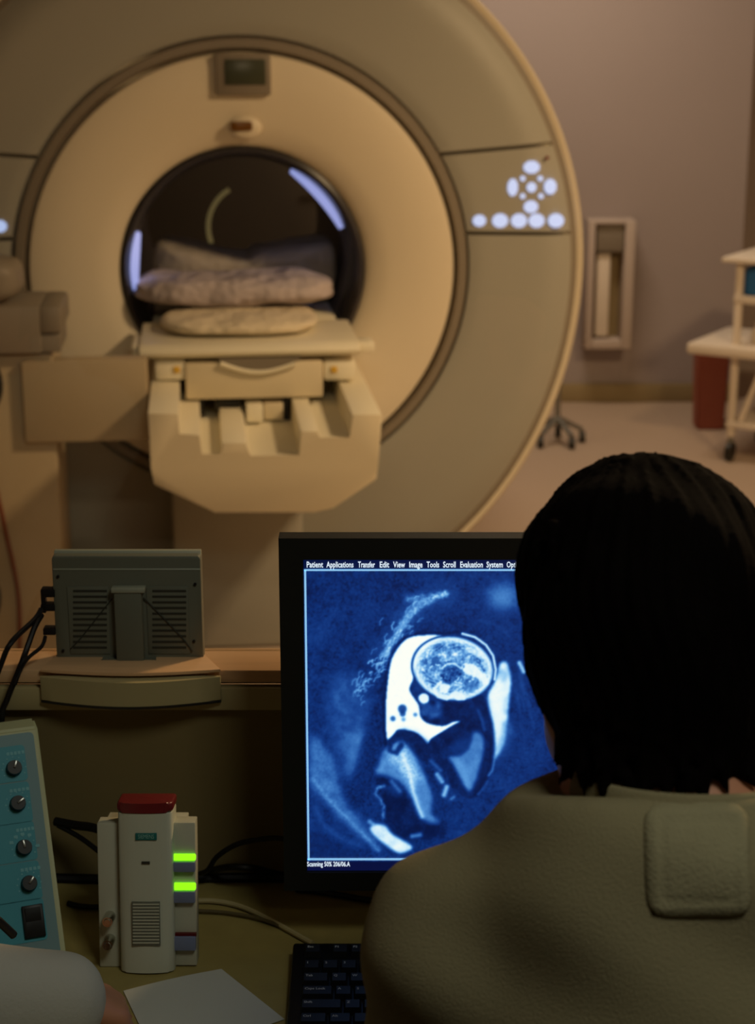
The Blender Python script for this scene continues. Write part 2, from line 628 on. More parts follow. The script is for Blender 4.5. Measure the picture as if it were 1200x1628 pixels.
dd = empty('added_door', (-0.7, 7.76, 0))  # made-up door, put in so the far end of the bore looks dark
tag(dd, 'dark brown door added on the back wall to darken the view through the bore', None, None, 'structure')
bm = NB(); box(bm, (-1.30, 7.74, 0.0), (-0.06, 7.779, 2.05), 0.004); obj('door_leaf', bm, 'groove', dd)
bm = NB(); cyl(bm, (-0.2, 7.70, 1.0), (-0.32, 7.70, 1.0), 0.01, n=12); obj('door_handle', bm, 'metal', dd)
# recessed hatch on the back wall
hx0, hx1 = PY(930, 345, 7.78).x, PY(1003, 345, 7.78).x
hz1, hz0 = PY(975, 345, 7.78).z, PY(975, 545, 7.78).z
hat = thing('wall_box', 'cream framed niche box on the mauve wall beside the scanner', 'wall box', ((hx0 + hx1) / 2, 7.77, hz0))
bm = NB()
box(bm, (hx1 - 0.045, 7.62, hz0), (hx1, 7.775, hz1), 0.004)
box(bm, (hx0, 7.62, hz0), (hx0 + 0.03, 7.775, hz1), 0.004)
box(bm, (hx0 + 0.03, 7.62, hz0), (hx1 - 0.045, 7.775, hz0 + 0.04), 0.004)
box(bm, (hx0 + 0.03, 7.62, hz1 - 0.015), (hx1 - 0.045, 7.775, hz1), 0.004)
obj('frame', bm, 'wall2', hat)
bm = NB(); box(bm, (hx0 + 0.03, 7.73, hz0 + 0.04), (hx1 - 0.045, 7.77, hz1 - 0.015)); obj('back_panel', bm, 'cove', hat)
bm = NB(); box(bm, (hx0 + 0.04, 7.64, hz1 - 0.14), (hx1 - 0.05, 7.73, hz1 - 0.02), 0.004); obj('upper_flap', bm, 'trim', hat)
bm = NB(); box(bm, (hx0 + 0.045, 7.66, hz0 + 0.05), (hx1 - 0.10, 7.73, hz1 - 0.15), 0.01); obj('insert', bm, 'white', hat)

# ------------------------------------------------------------------ the scanner
CZ = 1.02
AO, BT, BB = 0.985, 1.0, 1.08
sc = thing('mri_scanner', 'large ring-shaped beige and grey MRI scanner behind the window', 'scanner', mtx=MG)
RI = 0.645


def outer(phi, s=1.0):
    c, q = math.cos(phi), math.sin(phi)
    return AO * s * c, CZ + (BT if q > 0 else BB) * s * q


def lobj(name, bm, m, parent=sc, **k):
    return obj(name, bm, m, parent, local=True, **k)


# rear housing
bm = NB()
N = 120
prof = [(0.978, 0.036), (0.99, 0.030), (1.0, 0.045), (1.0, 0.12), (0.985, 0.20), (0.975, 1.45), (0.93, 1.55)]
rings = []
for s_, y_ in prof:
    rings.append([bm.verts.new((outer(2 * PI * i / N, s_)[0], y_, max(0.012, outer(2 * PI * i / N, s_)[1]))) for i in range(N)])
for a, b in zip(rings, rings[1:]):
    for i in range(N):
        bm.faces.new((a[i], a[(i + 1) % N], b[(i + 1) % N], b[i]))
# rear face and front back-plate with bore hole
for ring, y_, rr in ((rings[-1], 1.55, 0.33), (rings[0], 0.045, 0.60)):
    inner = [bm.verts.new((rr * math.cos(2 * PI * i / N), y_, CZ + rr * math.sin(2 * PI * i / N))) for i in range(N)]
    for i in range(N):
        bm.faces.new((ring[i], ring[(i + 1) % N], inner[(i + 1) % N], inner[i]))
lobj('housing', bm, 'beige', angle=50)
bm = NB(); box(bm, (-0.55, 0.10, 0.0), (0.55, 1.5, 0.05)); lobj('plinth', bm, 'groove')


def ruled(pin, pout, nu, nv, bulge, y0, thick=0.02):
    """panel between an inner and an outer curve, its front curving back towards the outer rim"""
    bm = NB()
    g = []
    for i in range(nu + 1):
        u = i / nu
        a, b = pin(u), pout(u)
        row = []
        for j in range(nv + 1):
            t = j / nv
            y = y0 + bulge * (max(0, (t - 0.7) / 0.3) ** 2 + 0.25 * max(0, (0.12 - t) / 0.12) ** 2)
            row.append(bm.verts.new((a[0] + (b[0] - a[0]) * t, y, a[1] + (b[1] - a[1]) * t)))
        g.append(row)
    back = [[bm.verts.new((v.co.x, y0 + thick + bulge, v.co.z)) for v in row] for row in g]
    for i in range(nu):
        for j in range(nv):
            bm.faces.new((g[i][j], g[i + 1][j], g[i + 1][j + 1], g[i][j + 1]))
            bm.faces.new((back[i][j], back[i][j + 1], back[i + 1][j + 1], back[i + 1][j]))
    def skirt(A, B):
        for k in range(len(A) - 1):
            bm.faces.new((A[k], A[k + 1], B[k + 1], B[k]))
    skirt([r[0] for r in g], [r[0] for r in back])
    skirt([r[-1] for r in g], [r[-1] for r in back])
    skirt(g[0], back[0])
    skirt(g[-1], back[-1])
    return bm


def inn(phi):
    return RI * math.cos(phi), CZ + RI * math.sin(phi)


SO = 0.960
bm = NB()
gg = []
for s_, y_ in ((0.956, 0.046), (0.956, 0.030), (0.981, 0.036), (0.981, 0.048)):
    gg.append([bm.verts.new((outer(2 * PI * i / N, s_)[0], y_, max(0.02, outer(2 * PI * i / N, s_)[1]))) for i in range(N)])
for k in range(4):
    a, b = gg[k], gg[(k + 1) % 4]
    for i in range(N):
        bm.faces.new((a[i], a[(i + 1) % N], b[(i + 1) % N], b[i]))
lobj('edge_gasket', bm, 'trim')


def ang_out(px, py):
    x, z = LP(px, py, 0)
    return math.atan2((z - CZ) / (BT if z > CZ else BB), x / AO)


def ang_in(px, py):
    x, z = LP(px, py, 0)
    return math.atan2(z - CZ, x)


g_ = 0.006      # half a seam
ai, ao = ang_in(700, 246), ang_out(905, 219)
bi, bo = ang_in(742, 371), ang_out(935, 369)
LR = lambda a, b: (lambda u: a + (b - a) * u)
def panel(name, i0, i1, o0, o1, nu):
    fi, fo = LR(i0 + g_ / RI, i1 - g_ / RI), LR(o0 + g_, o1 - g_)
    bm = ruled(lambda u: inn(fi(u)), lambda u: (outer(fo(u), SO)[0], max(0.03, outer(fo(u), SO)[1])), nu, 14, 0.03, 0.0)
    return lobj(name, bm, 'grey')
tag(panel('upper_cover', ai, PI - ai, ao, PI - ao, 72), 'large grey upper cover panel arching over the bore')
tag(panel('control_cover', bi, ai, bo, ao, 10), 'grey side segment carrying the lit control symbols')
tag(panel('control_cover', PI - ai, PI - bi, PI - ao, PI - bo, 10), 'grey side segment left of the bore')
tag(panel('lower_cover', -PI / 2, bi, -PI / 2, bo, 44), 'grey lower cover right of the table')
tag(panel('lower_cover', PI - bi, 3 * PI / 2, PI - bo, 3 * PI / 2, 44), 'grey lower cover left of the table')
# trim ring, dish, mouth
bm = NB(); lathe_y(bm, [(0.638, 0.008), (0.634, -0.004), (0.612, -0.006), (0.607, 0.01), (0.607, 0.07), (0.638, 0.07)], 0, CZ); lobj('trim_ring', bm, 'trim')
bm = NB(); lathe_y(bm, [(0.600, 0.012), (0.594, -0.006), (0.57, -0.012), (0.50, -0.012), (0.42, -0.004), (0.365, 0.012), (0.347, 0.03), (0.347, 0.09), (0.600, 0.09)], 0, CZ, n=128); lobj('front_dish', bm, 'beige')
bm = NB(); lathe_y(bm, [(0.344, 0.022), (0.334, 0.018), (0.325, 0.03), (0.312, 0.09), (0.309, 0.16), (0.344, 0.16)], 0, CZ, n=128); lobj('bore_mouth', bm, 'funnel')
bm = NB(); lathe_y(bm, [(0.309, 0.162), (0.305, 0.30), (0.305, 1.40), (0.325, 1.54), (0.33, 1.54), (0.33, 0.162)], 0, CZ, n=96); lobj('bore_tube', bm, 'bore')
# light strips in the mouth
def arc_strip(name, a0, a1, m, r0=0.3105, y0=0.088, r1=0.3075, y1=0.20, n=18, wob=1.0):
    bm = NB()
    ra, rb = [], []
    for i in range(n + 1):
        t = i / n
        a = math.radians(a0 + (a1 - a0) * t)
        wd = math.sin(PI * (0.08 + 0.84 * t)) ** 0.6
        ym = (y0 + y1) / 2
        ya, yb = ym - (ym - y0) * wd, ym + (y1 - ym) * wd
        row = []
        for rr, yy in ((r0 - 0.002 - 0.020 * wd, ya), (r0 - 0.004 - 0.020 * wd, ya + 0.01), (r0 + 0.001, yb), (r0 + 0.001, ya)):
            row.append(bm.verts.new((rr * math.cos(a), yy, CZ + rr * math.sin(a))))
        ra.append(row)
    for i in range(n):
        for j in range(4):
            bm.faces.new((ra[i][j], ra[i][(j + 1) % 4], ra[i + 1][(j + 1) % 4], ra[i + 1][j]))
    bm.faces.new(ra[0]); bm.faces.new(ra[-1][::-1])
    return lobj(name, bm, m)
tag(arc_strip('light_strip', 62, 20, 'strip_light'), 'glowing blue strip on the right of the bore')
tag(arc_strip('light_strip', 160, 190, 'strip_light', y0=0.03, y1=0.13, r0=0.318), 'glowing blue strip on the left of the bore')
# display window and laser aperture over the bore
x0, z0 = LP(343, 152, -0.03); x1, z1 = LP(430, 85, -0.03)
bm = NB(); box(bm, (x0, -0.032, z0), (x1, 0.01, z1), 0.006); dw = lobj('display_box', bm, 'trim')
x0, z0 = LP(358, 135, -0.033); x1, z1 = LP(422, 94, -0.033)
bm = NB(); box(bm, (x0, -0.036, z0), (x1, -0.03, z1), 0.002); obj('display_screen', bm, 'lcd', dw, local=True)
xc, zc = LP(390, 203, -0.02)
bm = NB(); bmesh.ops.create_uvsphere(bm, u_segments=20, v_segments=12, radius=1, matrix=Matrix.Translation((xc, -0.012, zc)) @ Matrix.Diagonal((0.046, 0.014, 0.032, 1))); lw = lobj('laser_pod', bm, 'beige')
xc, zc = LP(384, 201, -0.03)
bm = NB(); box(bm, (xc - 0.03, -0.032, zc - 0.013), (xc + 0.03, -0.018, zc + 0.013), 0.006); obj('laser_aperture', bm, 'amber', lw, local=True)
# lit symbols
def disc(bm, px, py, rpx, ly=-0.003, n=14, sx=1, sy=1, ph=0):
    x, z = LP(px, py, ly)
    r = rpx / 560
    pts = [(x + r * sx * math.cos(ph + 2 * PI * i / n), z + r * sy * math.sin(ph + 2 * PI * i / n)) for i in range(n)]
    prism(bm, pts, ly, ly + 0.006)
for px in (762, 795, 825, 853, 884):
    for s in ((1,) if px != 762 else (1, -1)):
        bm = NB(); disc(bm, px, 351, 11.5 if px != 762 else 9.5, sx=1.15, n=10)
        if s == -1:
            for v in bm.verts: v.co.x = -v.co.x
        b_ = lobj('lit_button', bm, 'lit_blue')
        if s == -1: tag(b_, 'single lit button on the left segment')
for px, py, sx, sy in ((845, 266, 1.25, 0.95), (815, 298, 0.8, 1.3), (875, 297, 0.95, 1.15), (844, 329, 1.1, 0.95), (845, 298, 0.75, 0.75)):
    bm = NB(); disc(bm, px, py, 11, sx=sx, sy=sy, n=8, ph=PI / 8); lobj('lit_symbol', bm, 'lit_blue')
bm = NB()
for px, py in ((831, 284), (859, 284), (831, 312), (860, 312)):
    disc(bm, px, py, 4.5, n=8)
tag(lobj('lit_symbol_dots', bm, 'lit_blue'), kind='stuff')
bm = NB(); disc(bm, 870, 251, 3); lobj('warning_dot', bm, 'redcap')

# ------------------------------------------------------------------ the patient table
tb = thing('patient_table', 'cream patient table with stepped end sliding into the scanner bore', 'patient table', mtx=MG)
T0 = -0.75
PR = [(235, 657), (284, 658), (284, 691), (318, 691), (320, 723), (352, 723), (353, 704), (392, 704), (397, 726), (477, 725), (478, 685), (506, 685),
      (507, 697), (557, 697), (560, 659), (607, 659), (601, 742), (598, 762), (530, 808), (500, 815), (342, 815), (245, 770), (240, 745)]
pts = [LP(a, b, T0) for a, b in PR]
bm = NB(); prism(bm, pts, T0, -0.015, 0.002)
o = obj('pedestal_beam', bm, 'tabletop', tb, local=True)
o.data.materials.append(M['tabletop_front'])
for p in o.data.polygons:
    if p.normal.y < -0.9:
        p.material_index = 1  # front faces get the copy with shade in its colour
# carriage under the board
def lbox(name, pa, pb, y0, y1, m, bev=0.004, parent=tb, ly=None):
    ly = y0 if ly is None else ly
    x0, z0 = LP(pa[0], pb[1], ly); x1, z1 = LP(pb[0], pa[1], ly)
    bm = NB(); box(bm, (min(x0, x1), y0, min(z0, z1)), (max(x0, x1), y1, max(z0, z1)), bev)
    return obj(name, bm, m, parent, local=True)
T1 = -0.38
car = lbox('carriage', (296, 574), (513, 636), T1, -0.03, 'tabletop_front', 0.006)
tag(lbox('carriage_wing', (246, 573), (295, 606), T1 + 0.01, -0.03, 'tabletop', 0.01), None)
tag(lbox('carriage_wing', (514, 573), (566, 606), T1 + 0.01, -0.03, 'tabletop', 0.01), None)
for a in (281, 531):
    lbox('yellow_marker', (a - 5, 583), (a + 5, 593), T1 + 0.006, T1 + 0.012, 'yellow', 0.001)
# handle: a shallow curved lip
bm = NB()
pp = [LP(350 + 12 * i, 578 + 14 * math.sin(PI * i / 10) , T1 - 0.008) for i in range(11)]
tube(bm, [(x, T1 - 0.008, z) for x, z in pp], 0.006, 8); obj('handle', bm, 'tabletop', tb, local=True)
bm = NB()
xa, za = LP(345, 573, T1); xb, _ = LP(480, 573, T1)
prism(bm, [(xa, za + 0.005), (xb, za + 0.005)] + [(xb + (xa - xb) * t, za - 0.033 * math.sin(PI * t)) for t in [i / 12 for i in range(1, 12)]], T1 - 0.004, T1 + 0.02)
obj('handle_recess', bm, 'trim', tb, local=True)
# board: front board slab with bevelled nose, then the narrower run inside the bore
x0, z0 = LP(222, 573, T1); x1, _ = LP(572, 573, T1); _, z1 = LP(400, 547, T1)
bm = NB()
prism(bm, [(T1, z0 + 0.004), (T1 - 0.012, z0 + 0.016), (T1 - 0.008, z1 - 0.008), (T1 + 0.02, z1), (-0.02, z1), (-0.02, z0 + 0.002)], x0, x1, 0.003, axis='x')
obj('board', bm, 'tabletop', tb, local=True)
ZB = z1
bm = NB(); box(bm, (-0.262, -0.019, ZB - 0.045), (0.262, 1.2, ZB - 0.002), 0.004); obj('board_run', bm, 'tabletop', tb, local=True)
for s in (-1, 1):
    bm = NB(); box(bm, ((x0 - 0.022) if s < 0 else x1, T1 + 0.04, z0 + 0.0), (x0 if s < 0 else x1 + 0.045, T1 + (0.22 if s < 0 else 0.12), z0 + 0.030), 0.008)
    obj('side_grip', bm, 'tabletop', tb, local=True)
# guide blocks in the troughs
lbox('guide_block', (392, 645), (418, 672), T1 - 0.03, T1 + 0.1, 'tabletop', 0.003, ly=T1 - 0.03)
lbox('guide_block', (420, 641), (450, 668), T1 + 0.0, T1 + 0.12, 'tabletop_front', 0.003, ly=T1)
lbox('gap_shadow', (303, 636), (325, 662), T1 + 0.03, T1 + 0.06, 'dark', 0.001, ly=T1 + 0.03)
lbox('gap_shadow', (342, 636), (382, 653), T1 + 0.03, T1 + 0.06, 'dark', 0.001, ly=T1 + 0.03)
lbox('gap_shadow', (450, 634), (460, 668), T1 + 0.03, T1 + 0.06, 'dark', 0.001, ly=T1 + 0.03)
# foot of the table
bm = NB(); box(bm, (-0.22, -0.30, 0.0), (0.14, -0.02, 0.5), 0.02); obj('foot_column', bm, 'grey', tb, local=True)


# linen on the board
def cushion(name, label, cat, c, s, m, amp, seed, saddle=0.0, sag=0.0, pw=3.2, group=None):
    rnd = random.Random(seed)
    ph = [rnd.uniform(0, 6.28) for _ in range(8)]
    bm = NB()
    bmesh.ops.create_icosphere(bm, subdivisions=5, radius=1)
    for v in bm.verts:
        x, y, z = v.co
        k = (abs(x) ** pw + abs(y) ** pw + abs(z) ** pw) ** (-1 / pw)
        x, y, z = x * k, y * k, z * k
        d = amp * (math.sin(5 * x + ph[0] + 2 * y) + 0.6 * math.sin(9 * x - 4 * y + ph[1]) + 0.5 * math.sin(13 * x + 7 * z + ph[2]) + 0.5 * math.sin(6 * z + 3 * x + ph[3]))
        f = 1 + d
        zz = z * f
        if saddle and z > 0:
            zz = z * (1 - saddle * (1 - abs(x - 0.05) ** 1.6) * (1 if x < 0.1 else 0.72)) * f
        v.co = (c[0] + x * s[0] * (1 + d * 0.25), c[1] + y * s[1], max(c[2] - s[2], c[2] + zz * s[2]))
    me = bpy.data.meshes.new(name)
    bm.to_mesh(me); bm.free()
    for p in me.polygons: p.use_smooth = True
    me.transform(MG)
    return tag(link(name, me, m), label, cat, group)


x0, zb = LP(258, 528, -0.25); x1, zt = LP(508, 528, -0.25)
cushion('folded_sheet', 'thin cream folded sheet at the bottom of the pile on the table board', 'sheet', ((x0 + x1) / 2, -0.10, ZB + 0.022), ((x1 - x0) / 2, 0.20, 0.022), 'linen2', 0.06, 3)
x0, zb = LP(206, 470, -0.05); x1, zt = LP(531, 470, -0.05)
cushion('rolled_blanket', 'lilac grey rolled blanket in the middle of the pile in the bore', 'blanket', ((x0 + x1) / 2, 0.085, ZB + 0.083), ((x1 - x0) / 2 - 0.005, 0.165, 0.040), 'linen', 0.10, 5, pw=3.4)
x0, zb = LP(236, 430, 0.25); x1, zt = LP(545, 385, 0.25)
cushion('pillow', 'taupe pillow with raised ends lying deepest in the bore', 'pillow', ((x0 + x1) / 2, 0.42, ZB + 0.102), ((x1 - x0) / 2 - 0.012, 0.16, 0.102), 'pillow', 0.03, 9, saddle=0.66, pw=5)
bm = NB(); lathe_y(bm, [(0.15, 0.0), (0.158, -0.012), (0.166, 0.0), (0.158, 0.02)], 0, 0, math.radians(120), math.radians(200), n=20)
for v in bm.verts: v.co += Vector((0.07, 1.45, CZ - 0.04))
o = lobj('rear_reflection_arc', bm, 'rear_arc')  # glowing arc modelled in place of a reflected crescent

# ------------------------------------------------------------------ equipment column to the left of the table
LY = -0.46
ec = thing('equipment_column', 'tall beige equipment column at the left edge beside the table', 'equipment column', mtx=MG)
xr, _ = LP(95, 800, LY)
_, zt = LP(50, 562, LY)
bm = NB(); box(bm, (xr - 0.42, LY, 0.0), (xr, LY + 0.30, zt), 0.006); obj('column', bm, 'column', ec, local=True)
x0, z0 = LP(40, 705, LY - 0.02); x1, z1 = LP(233, 572, LY - 0.02)
bm = NB(); box(bm, (x0, LY - 0.02, z0), (x1, LY + 0.05, z1), 0.006); obj('cross_beam', bm, 'column', ec, local=True)
x1, z1 = LP(97, 487, LY - 0.03); _, z0 = LP(97, 562, LY - 0.03)
bm = NB()
box(bm, (xr - 0.42, LY - 0.03, z0 + 0.001), (x1 - 0.055, LY + 0.24, z1), 0.005)
box(bm, (x1 - 0.06, LY - 0.03, z0 + 0.05), (x1, LY + 0.24, z1), 0.012)
obj('top_box', bm, 'trim', ec, local=True)
bm = NB(); box(bm, (x1 - 0.075, LY - 0.02, z0 + 0.002), (x1 - 0.008, LY + 0.2, z0 + 0.048), 0.002); obj('slot', bm, 'trim', ec, local=True)
x0, z0 = LP(96, 1000, LY + 0.1)
bm = NB(); tube(bm, [MG @ Vector((xr - 0.175, LY - 0.012, zt - 0.25)), MG @ Vector((xr - 0.145, LY - 0.013, zt - 0.45)), MG @ Vector((xr - 0.12, LY - 0.012, zt - 0.65)), MG @ Vector((xr - 0.13, LY - 0.012, zt - 0.86))], 0.006)
tag(obj('hose', bm, 'mauvehose'), 'thin red-brown hose hanging down the front of the beige column', 'hose')
p = MG @ Vector((x1 - 0.19, LY + 0.05, z1 + 0.058))
cushion('padded_cushion', 'rounded grey pad lying on top of the equipment column', 'pad', (x1 - 0.22, LY + 0.06, z1 + 0.062), (0.12, 0.1, 0.06), 'trim', 0.03, 4)
# dark round items hung on the column at the edge of the frame
for (py, rr, hz, lab) in ((608, 0.085, 0.10, 'black headset cup hanging on the column, the upper dark shape at the left edge'), (945, 0.09, 0.11, 'long black bag hanging low on the column at the left edge')):
    x0, z0 = LP(6 if py < 700 else 3, py, LY - 0.04)
    f = bpy.data.meshes.new('x')
    bm = NB(); bmesh.ops.create_uvsphere(bm, u_segments=28, v_segments=16, radius=1, matrix=MG @ Matrix.Translation((x0 - rr, LY - 0.055, z0)) @ Matrix.Diagonal((rr, 0.03, hz, 1)))
    nm = 'headset' if py < 700 else 'hanging_bag'
    t = thing(nm, lab, 'headset' if py < 700 else 'bag', MG @ Vector((x0 - rr, LY - 0.05, z0)))
    obj('ear_cup' if py < 700 else 'body', bm, 'rubber', t)
    bm = NB()
    q = lambda a, b: MG @ Vector((x0 - rr + a, LY - 0.035, z0 + b))
    tube(bm, [q(-0.05, hz * 0.7), q(-0.04, hz + 0.05), q(0, hz + 0.08), q(0.04, hz + 0.05), q(0.05, hz * 0.7)], 0.006)
    obj('headband' if py < 700 else 'strap', bm, 'rubber', t)

# ------------------------------------------------------------------ right side: trolley, bin, wheeled stand
CYF = 6.62
p0 = PZ(1152, 733, 0)
CX0, CY0 = p0.x, p0.y
MC = Matrix.Translation((CX0, CY0, 0)) @ Matrix.Rotation(math.radians(-32), 4, 'Z')
ct = thing('trolley', 'white enamel instrument trolley on castors at the right edge', 'trolley', mtx=MC)
def cb(name, lo, hi, m, bev=0.005, parent=ct):
    bm = NB(); box(bm, lo, hi, bev); return obj(name, bm, m, parent, local=True)
for i, (x, y) in enumerate(((0, 0), (0.5, 0), (0, 0.36), (0.5, 0.36))):
    cb('leg', (x, y, 0.1), (x + 0.028, y + 0.028, 0.80), 'white')
    bm = NB(); cyl(bm, (x + 0.003, y + 0.014, 0.04), (x + 0.025, y + 0.014, 0.04), 0.04, n=20)
    cs_ = obj('castor', bm, 'dark', ct, local=True)
    bm = NB(); cyl(bm, (x + 0.014, y + 0.014, 0.06), (x + 0.014, y + 0.014, 0.1), 0.012, n=12); obj('castor_stem', bm, 'metal', cs_, local=True)
cb('top_shelf', (-0.05, -0.03, 0.80), (0.60, 0.42, 0.820), 'white')
cb('upper_rail', (-0.002, -0.003, 0.64), (0.53, 0.02, 0.672), 'white')
cb('upper_rail', (-0.002, 0.37, 0.64), (0.53, 0.39, 0.672), 'white')
cb('drawer_tray', (0.03, 0.02, 0.645), (0.5, 0.37, 0.655), 'white')
cb('middle_shelf', (-0.17, -0.05, 0.43), (0.62, 0.40, 0.475), 'white', 0.012)
cb('lower_shelf', (-0.005, -0.005, 0.14), (0.54, 0.40, 0.165), 'white')
bm = NB(); cyl(bm, (0.05, 0.01, 0.17), (0.14, 0.01, 0.43), 0.012); obj('brace', bm, 'white', ct, local=True)
bl = cushion('folded_blanket', 'bright blue folded cloth under the trolley top', 'cloth', (0, 0, 0), (0.235, 0.155, 0.064), 'blue', 0.02, 21, pw=9)
bl.matrix_world = MC @ Matrix.Translation((0.25, 0.175, 0.722))
bl.data.transform(MG.inverted() if False else Matrix())
# re-centre its mesh (built in the scanner's frame) about its own middle
co = np.empty(len(bl.data.vertices) * 3, 'f'); bl.data.vertices.foreach_get('co', co); co = co.reshape(-1, 3)
bl.data.transform(Matrix.Translation(-Vector(((co[:, 0].min() + co[:, 0].max()) / 2, (co[:, 1].min() + co[:, 1].max()) / 2, (co[:, 2].min() + co[:, 2].max()) / 2))))
bl.data.transform(Matrix.Rotation(-YAW, 4, 'Z'))
def lathe_z(bm, prof, n=24):
    rings = [[bm.verts.new((r * math.cos(2 * PI * i / n), r * math.sin(2 * PI * i / n), z)) for i in range(n)] for r, z in prof]
    for a, b in zip(rings, rings[1:]):
        for i in range(n):
            bm.faces.new((a[i], a[(i + 1) % n], b[(i + 1) % n], b[i]))
    bm.faces.new(rings[0][::-1]); bm.faces.new(rings[-1])
    return bm
bm = NB(); lathe_z(bm, [(0.03, 0), (0.034, 0.01), (0.034, 0.05), (0.018, 0.065), (0.016, 0.085)])
for v in bm.verts: v.co = MC @ (v.co + Vector((0.085, 0.08, 0.476)))
tag(obj('bottle', bm, 'white'), 'small white bottle on the middle shelf of the trolley', 'bottle')
bm = NB(); box(bm, (0.12, 0.08, 0.166), (0.46, 0.32, 0.36), 0.02, mtx=MC); tag(obj('storage_case', bm, 'dark'), 'dark case on the bottom shelf of the trolley', 'case')
# red bin
bp = PZ(1129, 684, 0)
rb = thing('waste_bin', 'tall red waste bin standing behind the white trolley', 'bin', (bp.x, bp.y + 0.06, 0))
bm = NB()
def frust(bm, cx, cy, z0, z1, a0, a1):
    v = []
    for z, a in ((z0, a0), (z1, a1)):
        v.append([bm.verts.new((cx + sx * a, cy + sy * a, z)) for sx, sy in ((-1, -1), (1, -1), (1, 1), (-1, 1))])
    for i in range(4):
        bm.faces.new((v[0][i], v[0][(i + 1) % 4], v[1][(i + 1) % 4], v[1][i]))
    bm.faces.new(v[0][::-1]); bm.faces.new(v[1])
    bmesh.ops.bevel(bm, geom=list(bm.edges), offset=0.008, segments=2, affect='EDGES')
frust(bm, bp.x, bp.y + 0.06, 0, 0.35, 0.058, 0.068); obj('body', bm, 'red', rb)
bm = NB(); frust(bm, bp.x, bp.y + 0.06, 0.352, 0.375, 0.072, 0.066); obj('lid', bm, 'red', rb)
# wheeled stand foot behind the scanner
sp = PZ(907, 712, 0)
st = thing('drip_stand', 'grey wheeled stand foot peeping out behind the scanner', 'stand', (sp.x - 0.02, sp.y, 0))
cx_, cy_ = sp.x - 0.05, sp.y + 0.08
bm = NB(); cyl(bm, (cx_, cy_, 0.09), (cx_, cy_, 1.2), 0.012); obj('pole', bm, 'metal', st)
for k in range(5):
    a = math.radians(-62 + 72 * k)
    e = Vector((cx_ + 0.11 * math.cos(a), cy_ + 0.11 * math.sin(a), 0.055))
    bm = NB(); cyl(bm, (cx_, cy_, 0.11), e, 0.013, 0.01, 10); lg = obj('leg', bm, 'metal', st)
    bm = NB(); cyl(bm, e + Vector((-0.012, 0, -0.03)), e + Vector((0.012, 0, -0.03)), 0.024, n=14); obj('castor', bm, 'dark', lg)

# ------------------------------------------------------------------ control desk
DZ = 0.74
dk = thing('desk', 'long mottled tan control desk running under the window', 'desk', (0.1, 1.5, 0))
bm = NB(); box(bm, (-1.6, 1.29, DZ - 0.03), (1.7, 1.772, DZ), 0.002); obj('worktop', bm, 'desk', dk)
bm = NB(); box(bm, (-1.6, 1.28, DZ - 0.032), (1.7, 1.2895, DZ - 0.001), 0.002); obj('edge_band', bm, 'desk_edge', dk)
for x in (-1.58, 1.66):
    bm = NB(); box(bm, (x, 1.32, 0), (x + 0.03, 1.76, DZ - 0.031), 0.002); obj('side_panel', bm, 'desk_edge', dk)
bm = NB(); box(bm, (-1.54, 1.70, 0.25), (1.65, 1.72, DZ - 0.031)); obj('modesty_panel', bm, 'desk_edge', dk)
print('setting done')
# ------------------------------------------------------------------ main monitor
YM = 1.62
fl, ft = PY(447, 856, YM), PY(447, 856, YM)
fbm = PY(448, 1416, YM)
mx0, mz1, mz0 = PY(447, 1130, YM).x, ft.z, fbm.z
sx0 = PY(485, 1130, YM).x; sz1 = PY(485, 889, YM + 0.004).z; sz0 = PY(485, 1384, YM + 0.004).z
swid = (sz1 - sz0) * 1.25
sx1 = sx0 + swid
mx1 = sx1 + (sx0 - mx0)
mcx = (mx0 + mx1) / 2
mon = thing('monitor', 'large black desktop monitor showing a blue and white body scan', 'monitor', (mcx, YM + 0.06, DZ))
bm = NB()
# bezel: front ring
def ringprism(bm, o, i, y0, y1, bev=0.002):
    (a0, c0, a1, c1), (b0, d0, b1, d1) = o, i
    O4 = [(a0, c0), (a1, c0), (a1, c1), (a0, c1)]
    I4 = [(b0, d0), (b1, d0), (b1, d1), (b0, d1)]
    f = [bm.verts.new((x, y0, z)) for x, z in O4]; g = [bm.verts.new((x, y0, z)) for x, z in I4]
    fb = [bm.verts.new((x, y1, z)) for x, z in O4]; gb = [bm.verts.new((x, y1, z)) for x, z in I4]
    for k in range(4):
        n = (k + 1) % 4
        bm.faces.new((f[k], f[n], g[n], g[k])); bm.faces.new((fb[k], gb[k], gb[n], fb[n]))
        bm.faces.new((f[k], fb[k], fb[n], f[n])); bm.faces.new((g[k], g[n], gb[n], gb[k]))
    es = [e for e in bm.edges if len(e.link_faces) == 2 and abs(e.calc_face_angle(0)) > 0.5]
    if bev: bmesh.ops.bevel(bm, geom=es, offset=bev, segments=2, affect='EDGES')
ringprism(bm, (mx0, mz0, mx1, mz1), (sx0 - 0.0005, sz0 - 0.0005, sx1 + 0.0005, sz1 + 0.0005), YM, YM + 0.022)
obj('bezel', bm, 'bezel', mon)
bm = NB(); box(bm, (mx0 + 0.006, YM + 0.0225, mz0 + 0.006), (mx1 - 0.006, YM + 0.045, mz1 - 0.006), 0.004); obj('rear_shell', bm, 'bezel', mon)
bm = NB(); box(bm, (mcx - 0.10, YM + 0.045, mz0 + 0.08), (mcx + 0.10, YM + 0.072, mz1 - 0.08), 0.012); obj('rear_bulge', bm, 'bezel', mon)
bm = NB(); box(bm, (mcx - 0.035, YM + 0.073, DZ + 0.018), (mcx + 0.035, YM + 0.093, mz0 + 0.2), 0.004); obj('stand_neck', bm, 'bezel', mon)
